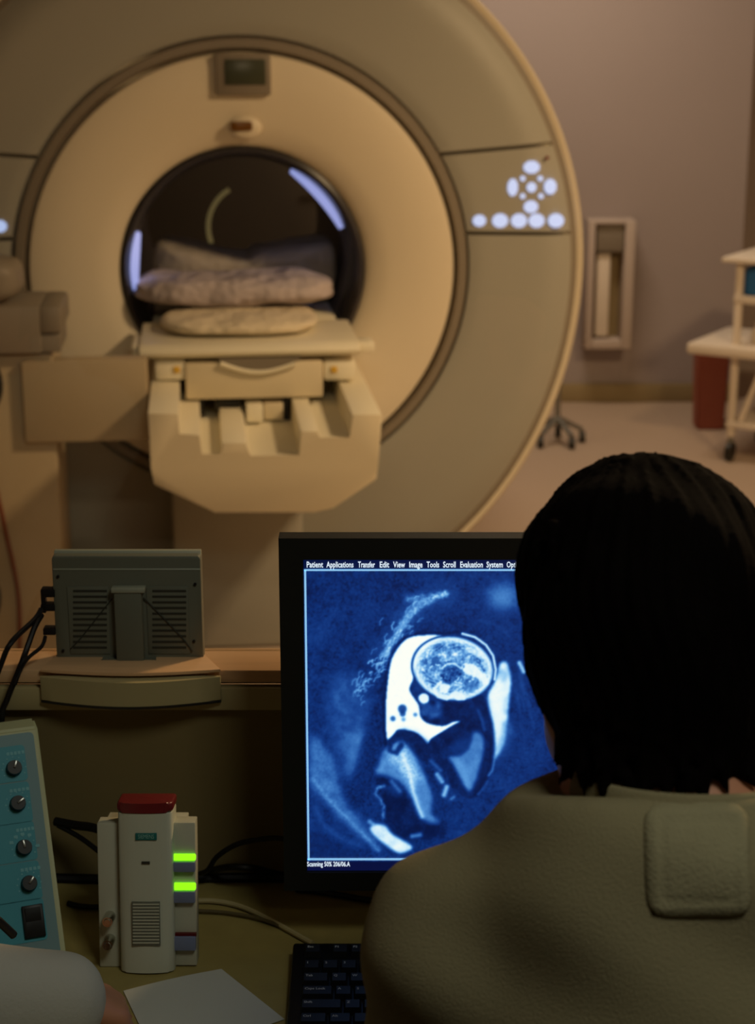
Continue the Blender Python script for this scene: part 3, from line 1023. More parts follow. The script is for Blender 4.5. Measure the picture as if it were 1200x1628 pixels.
bm = NB(); prism(bm, [(mcx + 0.12 * math.cos(2 * PI * i / 32), YM + 0.065 + 0.07 * math.sin(2 * PI * i / 32)) for i in range(32)], DZ, DZ + 0.017, 0.004, axis='z'); obj('stand_base', bm, 'bezel', mon)


# -- the picture on the screen, as point colours on a fine grid
X0, Y0_, X1, Y1_ = 480, 884, 1110, 1392
SC = 1.0
Wc, Hc = X1 - X0, Y1_ - Y0_
gx, gy = np.meshgrid(np.arange(X0, X1), np.arange(Y0_, Y1_))
rng = np.random.default_rng(7)


def blur(a, s):
    if s <= 0: return a
    r = int(3 * s) + 1
    k = np.exp(-0.5 * (np.arange(-r, r + 1) / s) ** 2); k /= k.sum()
    p = np.pad(a, ((r, r), (r, r)), mode='edge')
    p = sum(k[i] * p[i:i + a.shape[0], :] for i in range(2 * r + 1))
    return sum(k[i] * p[:, i:i + a.shape[1]] for i in range(2 * r + 1))


def pol(pts, s, smooth=True):
    if smooth:
        P = [np.array(p, float) for p in pts]; q = []
        n = len(P)
        for i in range(n):
            a, b, c, d = P[i - 1], P[i], P[(i + 1) % n], P[(i + 2) % n]
            for k in range(5):
                t = k / 5
                q.append(0.5 * (2 * b + (c - a) * t + (2 * a - 5 * b + 4 * c - d) * t * t + (3 * b - a - 3 * c + d) * t ** 3))
        pts = q
    m = np.zeros(gx.shape, bool)
    for i in range(len(pts)):
        (xa, ya), (xb, yb) = pts[i], pts[(i + 1) % len(pts)]
        if ya == yb: continue
        c = ((gy < ya) != (gy < yb)) & (gx < (xb - xa) * (gy - ya) / (yb - ya) + xa)
        m ^= c
    return blur(m.astype(float), s)


def line(pts, wd, s=0.8):
    d = np.full(gx.shape, 1e9)
    for (xa, ya), (xb, yb) in zip(pts, pts[1:]):
        vx, vy = xb - xa, yb - ya
        t = np.clip(((gx - xa) * vx + (gy - ya) * vy) / max(1e-6, vx * vx + vy * vy), 0, 1)
        d = np.minimum(d, np.hypot(gx - xa - t * vx, gy - ya - t * vy))
    return 1 / (1 + np.exp((d - wd / 2) / max(s * 0.5, 0.2)))


def noise(sx, sy=None):
    sy = sy or sx
    n = rng.standard_normal((Hc, Wc))
    a = blur(n, sx) if sx == sy else None
    return (a - a.mean()) / a.std()


A = lambda L: [(440 + x / 2.609, 840 + y / 2.609) for x, y in L]
B = lambda L: [(560 + x / 4, 960 + y / 4) for x, y in L]
n1, n2, n3 = noise(1.2), noise(4), noise(14)
I = 0.165 + 0.010 * n2 + 0.012 * n3 + 0.006 * n1
def put(mask, v):
    global I
    I = I * (1 - mask) + v * mask
# dim tissue
put(0.8 * pol(A([(215, 660), (300, 600), (400, 760), (375, 930), (330, 1060), (290, 1020), (230, 860)]), 9), 0.33 + 0.02 * n2)
put(0.75 * pol(A([(290, 850), (370, 860), (350, 1000), (325, 1090), (300, 1000)]), 8), 0.46 + 0.02 * n2)
put(0.9 * pol(A([(140, 865), (190, 890), (240, 960), (260, 1060), (330, 1180), (400, 1280), (440, 1340), (360, 1290), (260, 1200), (180, 1110), (140, 1060)]), 5), 0.42 + 0.02 * n2 + 0.006 * n1)
put(0.7 * line(A([(150, 1040), (210, 1120), (280, 1190), (350, 1260), (420, 1335)]), 5, 3), 0.55 + 0.02 * n1)
put(0.6 * line(A([(160, 1160), (200, 1240), (270, 1290), (350, 1320)]), 7, 4), 0.32)
put(0.8 * pol(A([(130, 1220), (190, 1270), (330, 1340), (370, 1370), (130, 1370)]), 6), 0.13)
put(0.9 * pol(B([(205, 870), (215, 980), (150, 1080), (90, 1230), (10, 1330), (-60, 1200), (0, 1080), (40, 960), (90, 780), (140, 640), (205, 660)]), 4), 0.14 + 0.008 * n1)
put(0.9 * pol(A([(880, 255), (975, 235), (990, 320), (900, 330)]), 9), 0.52)
put(0.5 * pol(A([(150, 420), (215, 400), (215, 470), (160, 520)]), 9), 0.27)
# streak with hairy branches
st_ = A([(455, 520), (470, 480), (500, 440), (525, 395), (560, 345), (600, 315), (650, 285), (700, 272)])
put(0.45 * line(st_, 24, 14), 0.42)
put(0.9 * line(st_, 8, 3), 0.78 + 0.07 * n1)
put(0.7 * line(A([(545, 290), (600, 300), (640, 290)]), 9, 5), 0.55 + 0.05 * n1)
put(0.6 * line(A([(600, 285), (560, 340), (520, 400)]), 8, 5), 0.50 + 0.06 * n1)
for i in range(130):
    t = rng.random()
    bx = 600 - 250 * t + rng.normal(0, 26) - 20
    by = 300 + 400 * t ** 0.9 + rng.normal(0, 22)
    bx = min(bx, 640 - 0.62 * (by - 280) + 12)
    an = rng.uniform(-1.9, -0.6); ln = rng.uniform(8, 34)
    p = A([(bx, by), (bx + ln * 0.5 * math.cos(an) , by + ln * 0.5 * math.sin(an)), (bx + ln * math.cos(an + 0.4), by + ln * math.sin(an + 0.4))])
    ya, xa = int(p[0][1]) - Y0_, int(p[0][0]) - X0
    if 20 < xa < Wc - 20 and 20 < ya < Hc - 20:
        put(rng.uniform(0.5, 0.9) * line(p, rng.uniform(1.2, 2.8), 1.3), rng.uniform(0.42, 0.74))
# right dim fibres
for k in range(16):
    x = rng.uniform(985, 1120); y = rng.uniform(300, 800)
    put(0.4 * line(B([(x, y), (x + rng.uniform(10, 50), y + rng.uniform(60, 200))]), 2.4, 3), 0.30)
put(0.7 * line(B([(820, 110), (900, 130), (960, 160), (1000, 210)]), 3, 3), 0.27)
# sac border and bright fluid
put(0.92 * line(B([(215, 900), (203, 780), (200, 640), (214, 500), (232, 370), (275, 275), (340, 215), (430, 188), (560, 190), (700, 178)]), 5.5, 2), 0.10)
put(pol(B([(222, 860), (214, 760), (214, 640), (226, 500), (245, 375), (285, 290), (345, 225), (430, 202), (570, 206), (500, 262), (440, 330), (400, 400), (385, 480), (362, 545), (392, 600), (425, 650), (436, 720), (485, 762), (580, 776), (640, 752), (690, 745), (640, 772), (560, 820), (500, 858), (480, 900), (450, 860), (400, 822), (345, 808), (290, 800), (250, 845)]), 1.3), 1.0)
# head
def ell(cx, cy, rx, ry, rot, s):
    c, q = math.cos(rot), math.sin(rot)
    u, v = (gx - cx) * c + (gy - cy) * q, -(gx - cx) * q + (gy - cy) * c
    return np.sqrt((u / rx) ** 2 + (v / ry) ** 2), np.arctan2(v / ry, u / rx)
hx, hy = 560 + 640 / 4, 960 + 412 / 4
e, th_ = ell(hx, hy, 66, 52, 0.18, 1)
sig = lambda x: 1 / (1 + np.exp(-np.clip(x, -40, 40)))
top = sig((1150 / 4 + 960 - 155 - gy) * 0 + 1e9 * 0 + (hy + 52 - gy) / 3)
put(0.95 * sig((1.0 - np.abs(e - 0.985) / 0.035 * 1) * 3) * top, 0.08)
put(sig((0.955 - e) * 40) * top, 0.98)
br = 0.56 + 0.07 * n2 + 0.05 * n1
gyr = np.sin(th_ * 17 + 5 * np.sin(e * 14) + 1.2 * n2) * np.clip((e - 0.35) * 2, 0, 1)
br = br + 0.09 * gyr + 0.06 * np.sin(e * 26 + n2)
put(sig((0.84 - e) * 30) * sig((hy + 44 - gy) / 2), np.clip(br, 0.36, 0.9))
put(0.9 * pol(B([(690, 400), (760, 380), (860, 470), (850, 520), (790, 470), (720, 440)]), 1.5), 0.95)
put(0.8 * pol(B([(700, 280), (800, 300), (850, 350), (780, 330)]), 2), 0.9)
put(0.8 * pol(B([(580, 420), (660, 390), (700, 450), (620, 500), (560, 480)]), 2), 0.22 + 0.05 * n1)
put(0.85 * line(B([(570, 410), (600, 382), (650, 380), (690, 410)]), 3, 1.2), 0.85)
put(0.9 * line(B([(560, 500), (520, 540), (545, 590), (600, 605), (640, 580)]), 5, 1.5), 0.92)
put(0.9 * pol(B([(560, 510), (620, 520), (600, 560), (560, 555)]), 1.2), 0.92)
put(0.9 * pol(B([(640, 560), (700, 570), (720, 610), (660, 610)]), 1.2), 0.92)
put(0.6 * pol(B([(730, 490), (790, 500), (770, 560), (710, 550)]), 1.5), 0.42)
for k in range(40):
    a = rng.uniform(0, 6.28); r = rng.uniform(0.2, 0.8)
    px_, py_ = hx + 62 * r * math.cos(a), hy + 48 * r * math.sin(a)
    put(0.7 * line([(px_, py_), (px_ + rng.normal(0, 2), py_ + rng.normal(0, 2))], rng.uniform(1.5, 3), 1), rng.choice([0.40, 0.88]))
# face, body
put(pol(B([(400, 560), (500, 590), (580, 620), (660, 625), (740, 615), (820, 580), (850, 640), (880, 740), (905, 860), (890, 1000), (855, 1110), (800, 1200), (740, 1240), (650, 1180), (600, 1090), (560, 1060), (480, 1010), (420, 990), (370, 930), (330, 870), (320, 820), (380, 812), (440, 850), (470, 890), (520, 855), (620, 790), (690, 748), (640, 745), (580, 770), (490, 755), (440, 715), (428, 650)]), 1.6), 0.12 + 0.012 * n2)
put(0.75 * pol(B([(420, 580), (500, 590), (560, 640), (560, 700), (500, 730), (440, 700), (430, 640)]), 3), 0.33 + 0.07 * n2)
put(0.9 * pol(B([(425, 585), (455, 568), (486, 590), (480, 625), (445, 632), (425, 612)]), 1.2), 0.99)
put(0.55 * pol(B([(620, 900), (720, 850), (800, 830), (830, 870), (700, 960), (640, 960)]), 5), 0.24)
put(0.95 * pol(B([(775, 820), (815, 830), (835, 880), (825, 980), (790, 1100), (745, 1190), (690, 1100), (640, 1010), (615, 975), (700, 960), (750, 900)]), 2.5), 0.50 + 0.02 * n2)
put(0.7 * pol(B([(640, 990), (700, 1000), (740, 1100), (740, 1180), (690, 1110)]), 3), 0.58)
put(0.7 * line(B([(800, 680), (825, 740), (840, 800)]), 4, 2), 0.30)
put(0.85 * line(B([(855, 640), (885, 730), (900, 850), (890, 1000), (850, 1110), (790, 1210)]), 7, 2.5), 0.09)
# bright rim right of the head and back
put(0.95 * line(B([(700, 190), (780, 212), (850, 262), (895, 330), (912, 420), (905, 480)]), 3.5, 1.3), 0.9)
put(pol(B([(915, 470), (940, 380), (975, 370), (1000, 420), (1008, 520), (995, 640), (985, 760), (970, 880), (935, 950), (903, 985), (908, 900), (900, 780), (880, 700), (862, 620), (870, 560), (895, 520)]), 2.2), 0.80 + 0.05 * n2)
put(0.8 * pol(B([(900, 520), (950, 500), (960, 640), (950, 780), (930, 900), (912, 850), (905, 740), (880, 640)]), 3), 0.96)
put(0.5 * pol(B([(970, 760), (1020, 780), (1010, 880), (960, 960), (920, 980)]), 5), 0.42)
put(0.9 * line(B([(1062, 376), (1090, 430)]), 6, 2), 0.78)
put(0.7 * line(B([(905, 980), (890, 1060), (868, 1090)]), 3, 2), 0.55)
put(0.5 * line(B([(860, 1130), (820, 1190), (800, 1210)]), 3, 2), 0.4)
# lower streaks
put(0.9 * pol(B([(205, 930), (300, 880), (345, 905), (400, 970), (445, 1060), (480, 1150), (500, 1230), (500, 1330), (560, 1400), (480, 1400), (420, 1330), (375, 1230), (310, 1140), (230, 1100), (150, 1080), (170, 1010)]), 3), 0.52 + 0.03 * n2)
put(0.85 * pol(B([(230, 930), (320, 890), (365, 960), (420, 1080), (400, 1180), (350, 1130), (290, 1050), (235, 990)]), 5), 0.74 + 0.03 * n1)
put(0.85 * line(B([(320, 960), (370, 1090), (390, 1200), (420, 1290), (445, 1350)]), 6, 3), 0.88)
put(0.55 * pol(B([(400, 1120), (500, 1180), (500, 1300), (450, 1330)]), 4), 0.50)
put(0.9 * pol(B([(150, 1090), (260, 1120), (330, 1180), (375, 1260), (430, 1380), (600, 1400), (560, 1470), (420, 1500), (300, 1500), (230, 1430), (205, 1340), (190, 1240)]), 4), 0.09 + 0.01 * n2)
put(0.5 * pol(B([(190, 1180), (270, 1150), (320, 1210), (250, 1210)]), 4), 0.28)
put(0.8 * line(B([(200, 1160), (160, 1170), (145, 1205), (175, 1240), (200, 1290), (195, 1360)]), 4, 2), 0.5 + 0.05 * n1)
for (xa, ya, xb, yb, ww, vv) in ((540, 1085, 570, 1130, 7, 0.66), (600, 1165, 583, 1215, 7, 0.74), (630, 1240, 645, 1230, 4, 0.5), (380, 1478, 430, 1470, 6, 0.5), (250, 1130, 300, 1190, 6, 0.4), (500, 1000, 560, 1060, 5, 0.35), (130, 1400, 110, 1385, 6, 0.6)):
    put(0.9 * line(B([(xa, ya), (xb, yb)]), ww, 2.4), vv)
put(pol(A([(385, 1245), (410, 1228), (450, 1235), (480, 1270), (560, 1318), (540, 1340), (500, 1345), (440, 1305), (405, 1275)]), 2.2), 0.84 + 0.03 * n2)
# limb and cord shapes in the fluid
for (x, y, r, v) in ((318, 668, 28, 0.16), (320, 700, 18, 0.2), (258, 730, 17, 0.26), (400, 705, 13, 0.42), (325, 735, 14, 0.55)):
    e2 = np.hypot(gx - (560 + x / 4), gy - (960 + y / 4))
    put(0.85 * sig((r / 4 - e2) * 1.1), v)
put(0.95 * line(B([(370, 840), (330, 820), (290, 840), (245, 875), (240, 930), (280, 945), (310, 900)]), 9, 2.4), 0.13)
put(0.9 * line(B([(330, 830), (400, 850), (460, 900)]), 15, 4), 0.12)
put(0.7 * line(B([(262, 925), (268, 905)]), 5, 2), 0.5)
I = np.clip(I + 0.008 * n1, 0, 1)
# text rows are meshes; here only the plain window colours
stops = np.array([0, .1, .17, .27, .40, .55, .70, .85, 1.0])
cols = np.array([[2, 8, 40], [5, 24, 74], [9, 44, 112], [22, 66, 142], [48, 104, 178], [86, 150, 216], [142, 198, 240], [214, 240, 250], [253, 255, 246]], float)
RGB = np.stack([np.interp(I, stops, cols[:, c]) for c in range(3)], -1)
RGB[gy < 904] = (4, 18, 62)
RGB[gy > 1369] = (6, 14, 60)
RL = np.where(RGB / 255 <= 0.04045, RGB / 255 / 12.92, ((RGB / 255 + 0.055) / 1.055) ** 2.4)

nu, nv = 560, 450
YS = YM + 0.004
uu, vv = np.meshgrid(np.linspace(sx0, sx1, nu), np.linspace(sz0, sz1, nv))
dz_ = H - vv
dep = CT * YS + ST * dz_
PXs = 600 + F * uu / dep - X0
PYs = 814 + F * (dz_ * CT - YS * ST) / dep - Y0_
fx = np.clip(PXs, 0, Wc - 1.001); fy = np.clip(PYs, 0, Hc - 1.001)
ix, iy = fx.astype(int), fy.astype(int)
tx, ty = (fx - ix)[..., None], (fy - iy)[..., None]
col = (RL[iy, ix] * (1 - tx) + RL[iy, ix + 1] * tx) * (1 - ty) + (RL[iy + 1, ix] * (1 - tx) + RL[iy + 1, ix + 1] * tx) * ty
me = bpy.data.meshes.new('screen')
co = np.stack([uu, np.full_like(uu, YS), vv], -1).reshape(-1, 3)
me.vertices.add(nu * nv); me.vertices.foreach_set('co', co.astype('f').ravel())
idx = np.arange(nu * nv).reshape(nv, nu)
Q = np.stack([idx[:-1, :-1], idx[:-1, 1:], idx[1:, 1:], idx[1:, :-1]], -1).reshape(-1, 4)
me.loops.add(len(Q) * 4); me.loops.foreach_set('vertex_index', Q.astype('i4').ravel())
me.polygons.add(len(Q)); me.polygons.foreach_set('loop_start', np.arange(0, len(Q) * 4, 4, dtype='i4'))
me.update(calc_edges=True)
ca = me.color_attributes.new('picture', 'FLOAT_COLOR', 'POINT')
ca.data.foreach_set('color', np.concatenate([col.reshape(-1, 3), np.ones((nu * nv, 1))], 1).astype('f').ravel())
sm = bpy.data.materials.new('screen_picture'); sm.use_nodes = True
nt = sm.node_tree; b = nt.nodes['Principled BSDF']
at = nt.nodes.new('ShaderNodeVertexColor'); at.layer_name = 'picture'
b.inputs['Base Color'].default_value = (0.01, 0.01, 0.012, 1); b.inputs['Roughness'].default_value = 0.35
nt.links.new(at.outputs[0], b.inputs['Emission Color']); b.inputs['Emission Strength'].default_value = 1.0
M['screen'] = sm
scr = link('screen', me, 'screen', mon)
# white window frame lines and the two rows of lettering
def sp_(px, py): return PY(px, py, YS - 0.001)
a, bq, c_ = sp_(484, 906), sp_(484, 1366), sp_(1092, 906)
bm = NB()
box(bm, (sx0 + 0.0006, YS - 0.0016, bq.z - 0.001), (sx0 + 0.0026, YS - 0.0006, a.z))
obj('frame_line', bm, 'screen_line', scr)
bm = NB(); box(bm, (sx0 + 0.0006, YS - 0.0016, a.z - 0.001), (sx1 - 0.001, YS - 0.0006, a.z + 0.0006)); obj('frame_line', bm, 'screen_line', scr)
bm = NB(); box(bm, (sx0 + 0.0006, YS - 0.0016, bq.z - 0.001), (sx1 - 0.001, YS - 0.0006, bq.z + 0.001)); obj('frame_line', bm, 'screen_line', scr)
for s_, xa, xb in (('Patient', 487, 513), ('Applications', 519, 562), ('Transfer', 569, 596), ('Edit', 603, 618), ('View', 625, 644), ('Image', 650, 671), ('Tools', 678, 698), ('Scroll', 704, 724), ('Evaluation', 731, 767), ('System', 773, 799), ('Options', 805, 833), ('Help', 842, 858)):
    pa, pb = sp_(xa, 898), sp_(xb, 898)
    t = text('menu_word', s_, 0.0088, 'screen_txt', scr, Matrix(), bold=0.00012)
    co = [v.co.x for v in t.data.vertices]
    pm = WM[scr.name]
    # fit each word to its width, standing upright on the screen
    t.data.transform(pm)
    k = (pb.x - pa.x) / (max(co) - min(co))
    t.data.transform(pm.inverted() @ Matrix.Translation((pa.x, YS - 0.0012, pa.z)) @ Matrix.Rotation(PI / 2, 4, 'X') @ Matrix.Diagonal((k, 1, 1, 1)))
pa = sp_(488, 1374)
text('status_text', 'Scanning 50% 206/06.A', 0.0078, 'screen_txt', scr, Matrix.Translation((pa.x, YS - 0.0012, pa.z)) @ Matrix.Rotation(PI / 2, 4, 'X') @ Matrix.Diagonal((0.62, 1, 1, 1)), bold=0.00012)

# ------------------------------------------------------------------ small display seen from behind, on the sill
YD = 1.80
dl, dr = PY(86, 970, YD).x, PY(321, 970, YD).x
dzt, dzb = PY(200, 884, YD).z, PY(200, 1050, YD).z
dcx = (dl + dr) / 2
ds = thing('small_display', 'small grey-green flat display seen from behind on the window sill', 'display', (dcx, YD, 1.0))
bm = NB()
n = 10
top = [(dl + 0.003, dzt - 0.0), (dr - 0.003, dzt)]
bot = [(dr - (dr - dl) * t, dzb + 0.0005 - 0.0055 * math.sin(PI * t)) for t in [i / n for i in range(n + 1)]]
prism(bm, [(dl + 0.002, dzt), (dr - 0.002, dzt), (dr, dzt - 0.004)] + bot + [(dl, dzt - 0.004)], YD, YD + 0.018, 0.0015)
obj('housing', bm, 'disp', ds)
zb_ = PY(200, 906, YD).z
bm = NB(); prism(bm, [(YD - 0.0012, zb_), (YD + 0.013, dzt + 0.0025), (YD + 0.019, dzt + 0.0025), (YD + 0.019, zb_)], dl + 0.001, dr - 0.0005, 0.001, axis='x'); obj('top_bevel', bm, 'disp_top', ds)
def dbox(name, pa, pb, y0, y1, m, parent=ds, bev=0.0006):
    p, q = PY(pa[0], pa[1], y0), PY(pb[0], pb[1], y0)
    bm = NB(); box(bm, (p.x, y0, q.z), (q.x, y1, p.z), bev); return obj(name, bm, m, parent)
for xa, xb in ((106, 176), (232, 302)):
    vp = dbox('vent_panel', (xa, 933), (xb, 1040), YD - 0.0012, YD + 0.001, 'disp')
    for k in range(11):
        y = 938 + k * (9 if k < 6 else 9)
        dbox('vent_slot', (xa + 10, y), (xb - 6, y + 3.4), YD - 0.0016, YD - 0.0008, 'disp_slot', vp, 0)
br_ = dbox('bracket', (180, 940), (229, 1058), YD - 0.012, YD + 0.001, 'disp', bev=0.002)
p, q = PY(176, 936, YD - 0.013), PY(230, 943, YD - 0.013)
bm = NB(); box(bm, (p.x, YD - 0.0135, q.z), (q.x, YD, p.z), 0.001); obj('bracket_cap', bm, 'disp_top', ds)
for pts in ([(228, 950), (262, 985), (290, 1015), (306, 1036)], [(178, 952), (152, 985), (128, 1015), (112, 1032)]):
    bm = NB(); tube(bm, [PY(a, b, YD - 0.0022) for a, b in pts], 0.0007, 6); obj('groove', bm, 'disp_slot', ds)
for a, b in ((92, 917), (310, 929), (100, 1035), (308, 1020)):
    p = PY(a, b, YD - 0.001)
    bm = NB(); cyl(bm, (p.x, YD - 0.0016, p.z), (p.x, YD, p.z), 0.0018, n=10); obj('screw', bm, 'black', ds)
for ya, yb in ((938, 950), (962, 972)):
    dbox('plug', (64, ya), (87, yb), YD - 0.002, YD + 0.012, 'rubber')
dbox('plug', (64, 938), (73, 975), YD - 0.001, YD + 0.010, 'rubber')
dbox('plug', (68, 1000), (88, 1010), YD - 0.002, YD + 0.012, 'rubber')
# foot plate on the sill with a bulging apron under it
def arcy(x, xa, xb, y, b):
    t = (x - xa) / (xb - xa)
    return y - b * math.sin(PI * t)
xa, xb = PY(60, 1090, 1.745).x, PY(349, 1090, 1.745).x
n = 16
xs = [xa + (xb - xa) * i / n for i in range(n + 1)]
xl, xr_ = PY(94, 1052, 1.815).x, PY(322, 1052, 1.815).x
bm = NB(); prism(bm, [(x, arcy(x, xa, xb, 1.762, 0.012)) for x in xs] + [(xr_, 1.815), (xl, 1.815)], 1.0002, 1.0035, 0.0006, axis='z'); obj('foot_plate', bm, 'sill', ds)
bm = NB(); prism(bm, [(x, arcy(x, xa, xb, 1.758, 0.020)) for x in xs] + [(xb, 1.7617), (xa, 1.7617)], 0.9685, 0.9965, 0.001, axis='z'); obj('apron', bm, 'strip', ds)
bm = NB(); prism(bm, [(x, arcy(x, xa, xb, 1.757, 0.0205)) for x in xs] + [(xb, 1.7617), (xa, 1.7617)], 0.9658, 0.9683, 0.0004, axis='z'); obj('apron_edge', bm, 'dark', ds)
bm = NB(); box(bm, (dcx - 0.03, YD - 0.01, 1.0036), (dcx + 0.03, YD + 0.012, dzb + 0.004), 0.001); obj('foot', bm, 'disp', ds)

# cables from its plugs
def cable(pts, r, label, nm='cable', m='rubber', cat='cable', group=None):
    bm = NB(); tube(bm, pts, r, 8); o = obj(nm, bm, m); return tag(o, label, cat, group)
cable([PY(66, 968, 1.795), PY(55, 985, 1.785), PY(25, 1010, 1.77) + Vector((0, -0.02, 0)), PY(4, 1050, 1.745), PY(-12, 1100, 1.74), PY(-22, 1180, 1.74), PZ(-30, 1395, DZ + 0.005)], 0.0031, 'outer black cable curving furthest left from the small display')
cable([PY(66, 978, 1.795), PY(54, 1000, 1.775), PY(36, 1050, 1.75), PY(12, 1110, 1.745), PY(3, 1140, 1.742), PY(2, 1230, 1.742), PZ(-5, 1398, DZ + 0.005)], 0.0034, 'thick black cable dropping from the upper plug past the sill')
cable([PY(72, 1012, 1.795), PY(66, 1028, 1.782), PY(46, 1045, 1.765), PY(34, 1062, 1.748), PY(24, 1088, 1.741)], 0.0022, 'thin black cable from the lower plug of the small display')

# ------------------------------------------------------------------ intercom
ib = PZ(230, 1548, DZ)
tilt = math.radians(9)
MI = Matrix.Translation((ib.x, ib.y, DZ)) @ Matrix.Rotation(-tilt, 4, 'X')
ic = thing('intercom', 'ivory desk intercom with dark red cap and glowing green lamps', 'intercom', mtx=MI)
MII = MI.inverted()
def IP(px, py, ly):
    o = MII @ O; d = MII.to_3x3() @ ray(px, py); p = o + d * ((ly - o.y) / d.y); return p.x, p.z
def ibx(name, pa, pb, y0, y1, m, parent=ic, bev=0.001, seg=2):
    x0, z1 = IP(pa[0], pa[1], y0); x1, z0 = IP(pb[0], pb[1], y0)
    bm = NB(); box(bm, (x0, y0, z0), (x1, y1, z1), bev, seg); return obj(name, bm, m, parent, local=True)
ibx('base_plate', (154, 1309), (192, 1537), 0.012, 0.035, 'ivory2')
ibx('base_plate', (270, 1308), (313, 1535), 0.012, 0.035, 'ivory2')
ibx('rear_body', (170, 1300), (300, 1530), 0.035, 0.055, 'ivory2')
# central column, rounded like a handset
x0, z0 = IP(190, 1549, -0.004); x1, z1 = IP(273, 1294, -0.004)
bm = NB()
n = 14
cxi, hw = (x0 + x1) / 2, (x1 - x0) / 2
prof = [(cxi - hw, 0.034), (cxi - hw, 0.006)] + [(cxi - hw * math.cos(PI * t) * 0.985, 0.004 - 0.008 * math.sin(PI * t)) for t in [i / n for i in range(1, n)]] + [(cxi + hw, 0.006), (cxi + hw, 0.034)]
prism(bm, prof, z0 + 0.001, z1, 0.0012, axis='z'); col_ = obj('handset_column', bm, 'ivory', ic, local=True)
bm = NB()
prof2 = [(cxi + (x - cxi) * 1.03, y * 1.0 + (-0.001 if y < 0.02 else 0.001)) for x, y in prof]
prism(bm, prof2, z1 + 0.0006, z1 + 0.011, 0.003, axis='z', seg=3); obj('red_cap', bm, 'redcap', ic, local=True)
ibx('badge', (215, 1325), (249, 1336), -0.0052, -0.003, 'teal', col_, 0.0003)
x, z = IP(232, 1330.5, -0.0056)
text('badge_letters', 'SIEMENS', 0.0062, 'badge_txt', col_, MI @ Matrix.Translation((x, -0.0056, z)) @ Matrix.Rotation(PI / 2, 4, 'X') @ Matrix.Diagonal((0.72, 1, 1, 1)), 'CENTER')
ibx('printed_mark', (225, 1370), (238, 1374), -0.0052, -0.004, 'disp_slot', col_, 0)
gr = ibx('speaker_grille', (209, 1434), (255, 1504), -0.0052, -0.003, 'disp', col_, 0.0003)
for k in range(13):
    y = 1437 + k * 5.1
    ibx('grille_slot', (211, y), (253, y + 2.2), -0.0060, -0.0050, 'ivory2', col_, 0)
for py in (1463, 1500):
    x, z = IP(172, py, 0.0)
    bm = NB(); cyl(bm, (x, 0.012, z), (x, -0.006, z), 0.0060, 0.0052, 18); kk = obj('knob', bm, 'chrome', ic, local=True, angle=30)
    bm = NB(); cyl(bm, (x, -0.006, z), (x, -0.0072, z), 0.004, 0.0034, 16); obj('knob_face', bm, 'chrome', kk, local=True)
for (ya, yb) in ((1359, 1370), (1405, 1417)):
    ibx('green_lamp', (274, ya), (311, yb - 1), 0.008, 0.013, 'led', bev=0.0015)
for (ya, yb) in ((1371, 1387), (1418, 1436)):
    ibx('button', (275, ya), (310, yb), 0.005, 0.013, 'btn')
ibx('red_line', (274, 1484), (312, 1489), 0.008, 0.013, 'ledred', bev=0)
ibx('button', (275, 1490), (311, 1512), 0.005, 0.013, 'btn')
bm = NB(); box(bm, (cxi - 0.04, 0.025, 0.004), (cxi + 0.04, 0.05, 0.02), 0.002); obj('rear_foot', bm, 'black', ic, local=True)

# ------------------------------------------------------------------ leaning control panel
br0 = PZ(106, 1523, DZ + 0.001)
tp0 = Vector((-0.372, 1.722, 0.952))
v_ = (tp0 - br0).normalized()
plen = (tp0 - br0).length
u_ = Vector((-1, -(-v_.x) / v_.y * -1, 0))
u_ = Vector((-v_.y, v_.x, 0)).normalized()       # level, to the left
if u_.x > 0: u_ = -u_
n_ = u_.cross(v_) * -1
if n_.y > 0: n_ = -n_
MP = Matrix((( -u_.x, v_.x, n_.x, br0.x), (-u_.y, v_.y, n_.y, br0.y), (-u_.z, v_.z, n_.z, br0.z), (0, 0, 0, 1)))
# local x to the right, y up the slope, z out of the face
cp = thing('control_panel', 'sloping teal-blue console with black knobs at the left edge', 'control panel', mtx=MP)
MPI = MP.inverted()
def CP(px, py, z=0.0):
    o = MPI @ O; d = MPI.to_3x3() @ ray(px, py); p = o + d * ((z - o.z) / d.z); return p.x, p.y
PW = 0.26
g = MPI.to_3x3() @ Vector((0, 0, -1))
def lw(x, y, z=0.0): return Vector((x, y, z))
top_b = MPI @ Vector((tp0.x, tp0.y + 0.03, tp0.z)); bot_b = MPI @ Vector((tp0.x, tp0.y + 0.03, DZ + 0.001))
bm = NB()
sec = [(0, 0), (plen, 0), (top_b.y, top_b.z), (bot_b.y, bot_b.z)]
a_ = [bm.verts.new((0, y, z)) for y, z in sec]; b_ = [bm.verts.new((-PW, y, z)) for y, z in sec]
bm.faces.new(a_); bm.faces.new(b_[::-1])
for i in range(4): bm.faces.new((a_[i], a_[(i + 1) % 4], b_[(i + 1) % 4], b_[i]))
bmesh.ops.bevel(bm, geom=list(bm.edges), offset=0.003, segments=2, affect='EDGES')
obj('case', bm, 'panelcream', cp, local=True)
def rrect(bm, x0, y0, x1, y1, z0, z1, r=0.004):
    pts = []
    for cx_, cy_, a0 in ((x1 - r, y1 - r, 0), (x0 + r, y1 - r, 90), (x0 + r, y0 + r, 180), (x1 - r, y0 + r, 270)):
        for k in range(5):
            a = math.radians(a0 + 22.5 * k)
            pts.append((cx_ + r * math.cos(a), cy_ + r * math.sin(a)))
    prism(bm, pts, z0, z1, 0, axis='z')
bm = NB(); rrect(bm, -PW + 0.004, 0.004, -0.0055, plen - 0.005, 0, 0.0012, 0.005); ov = obj('overlay', bm, 'panelgrey', cp, local=True)
cells = [(1185, 1238), (1244, 1305), (1308, 1366), (1372, 1430), (1433, 1496)]
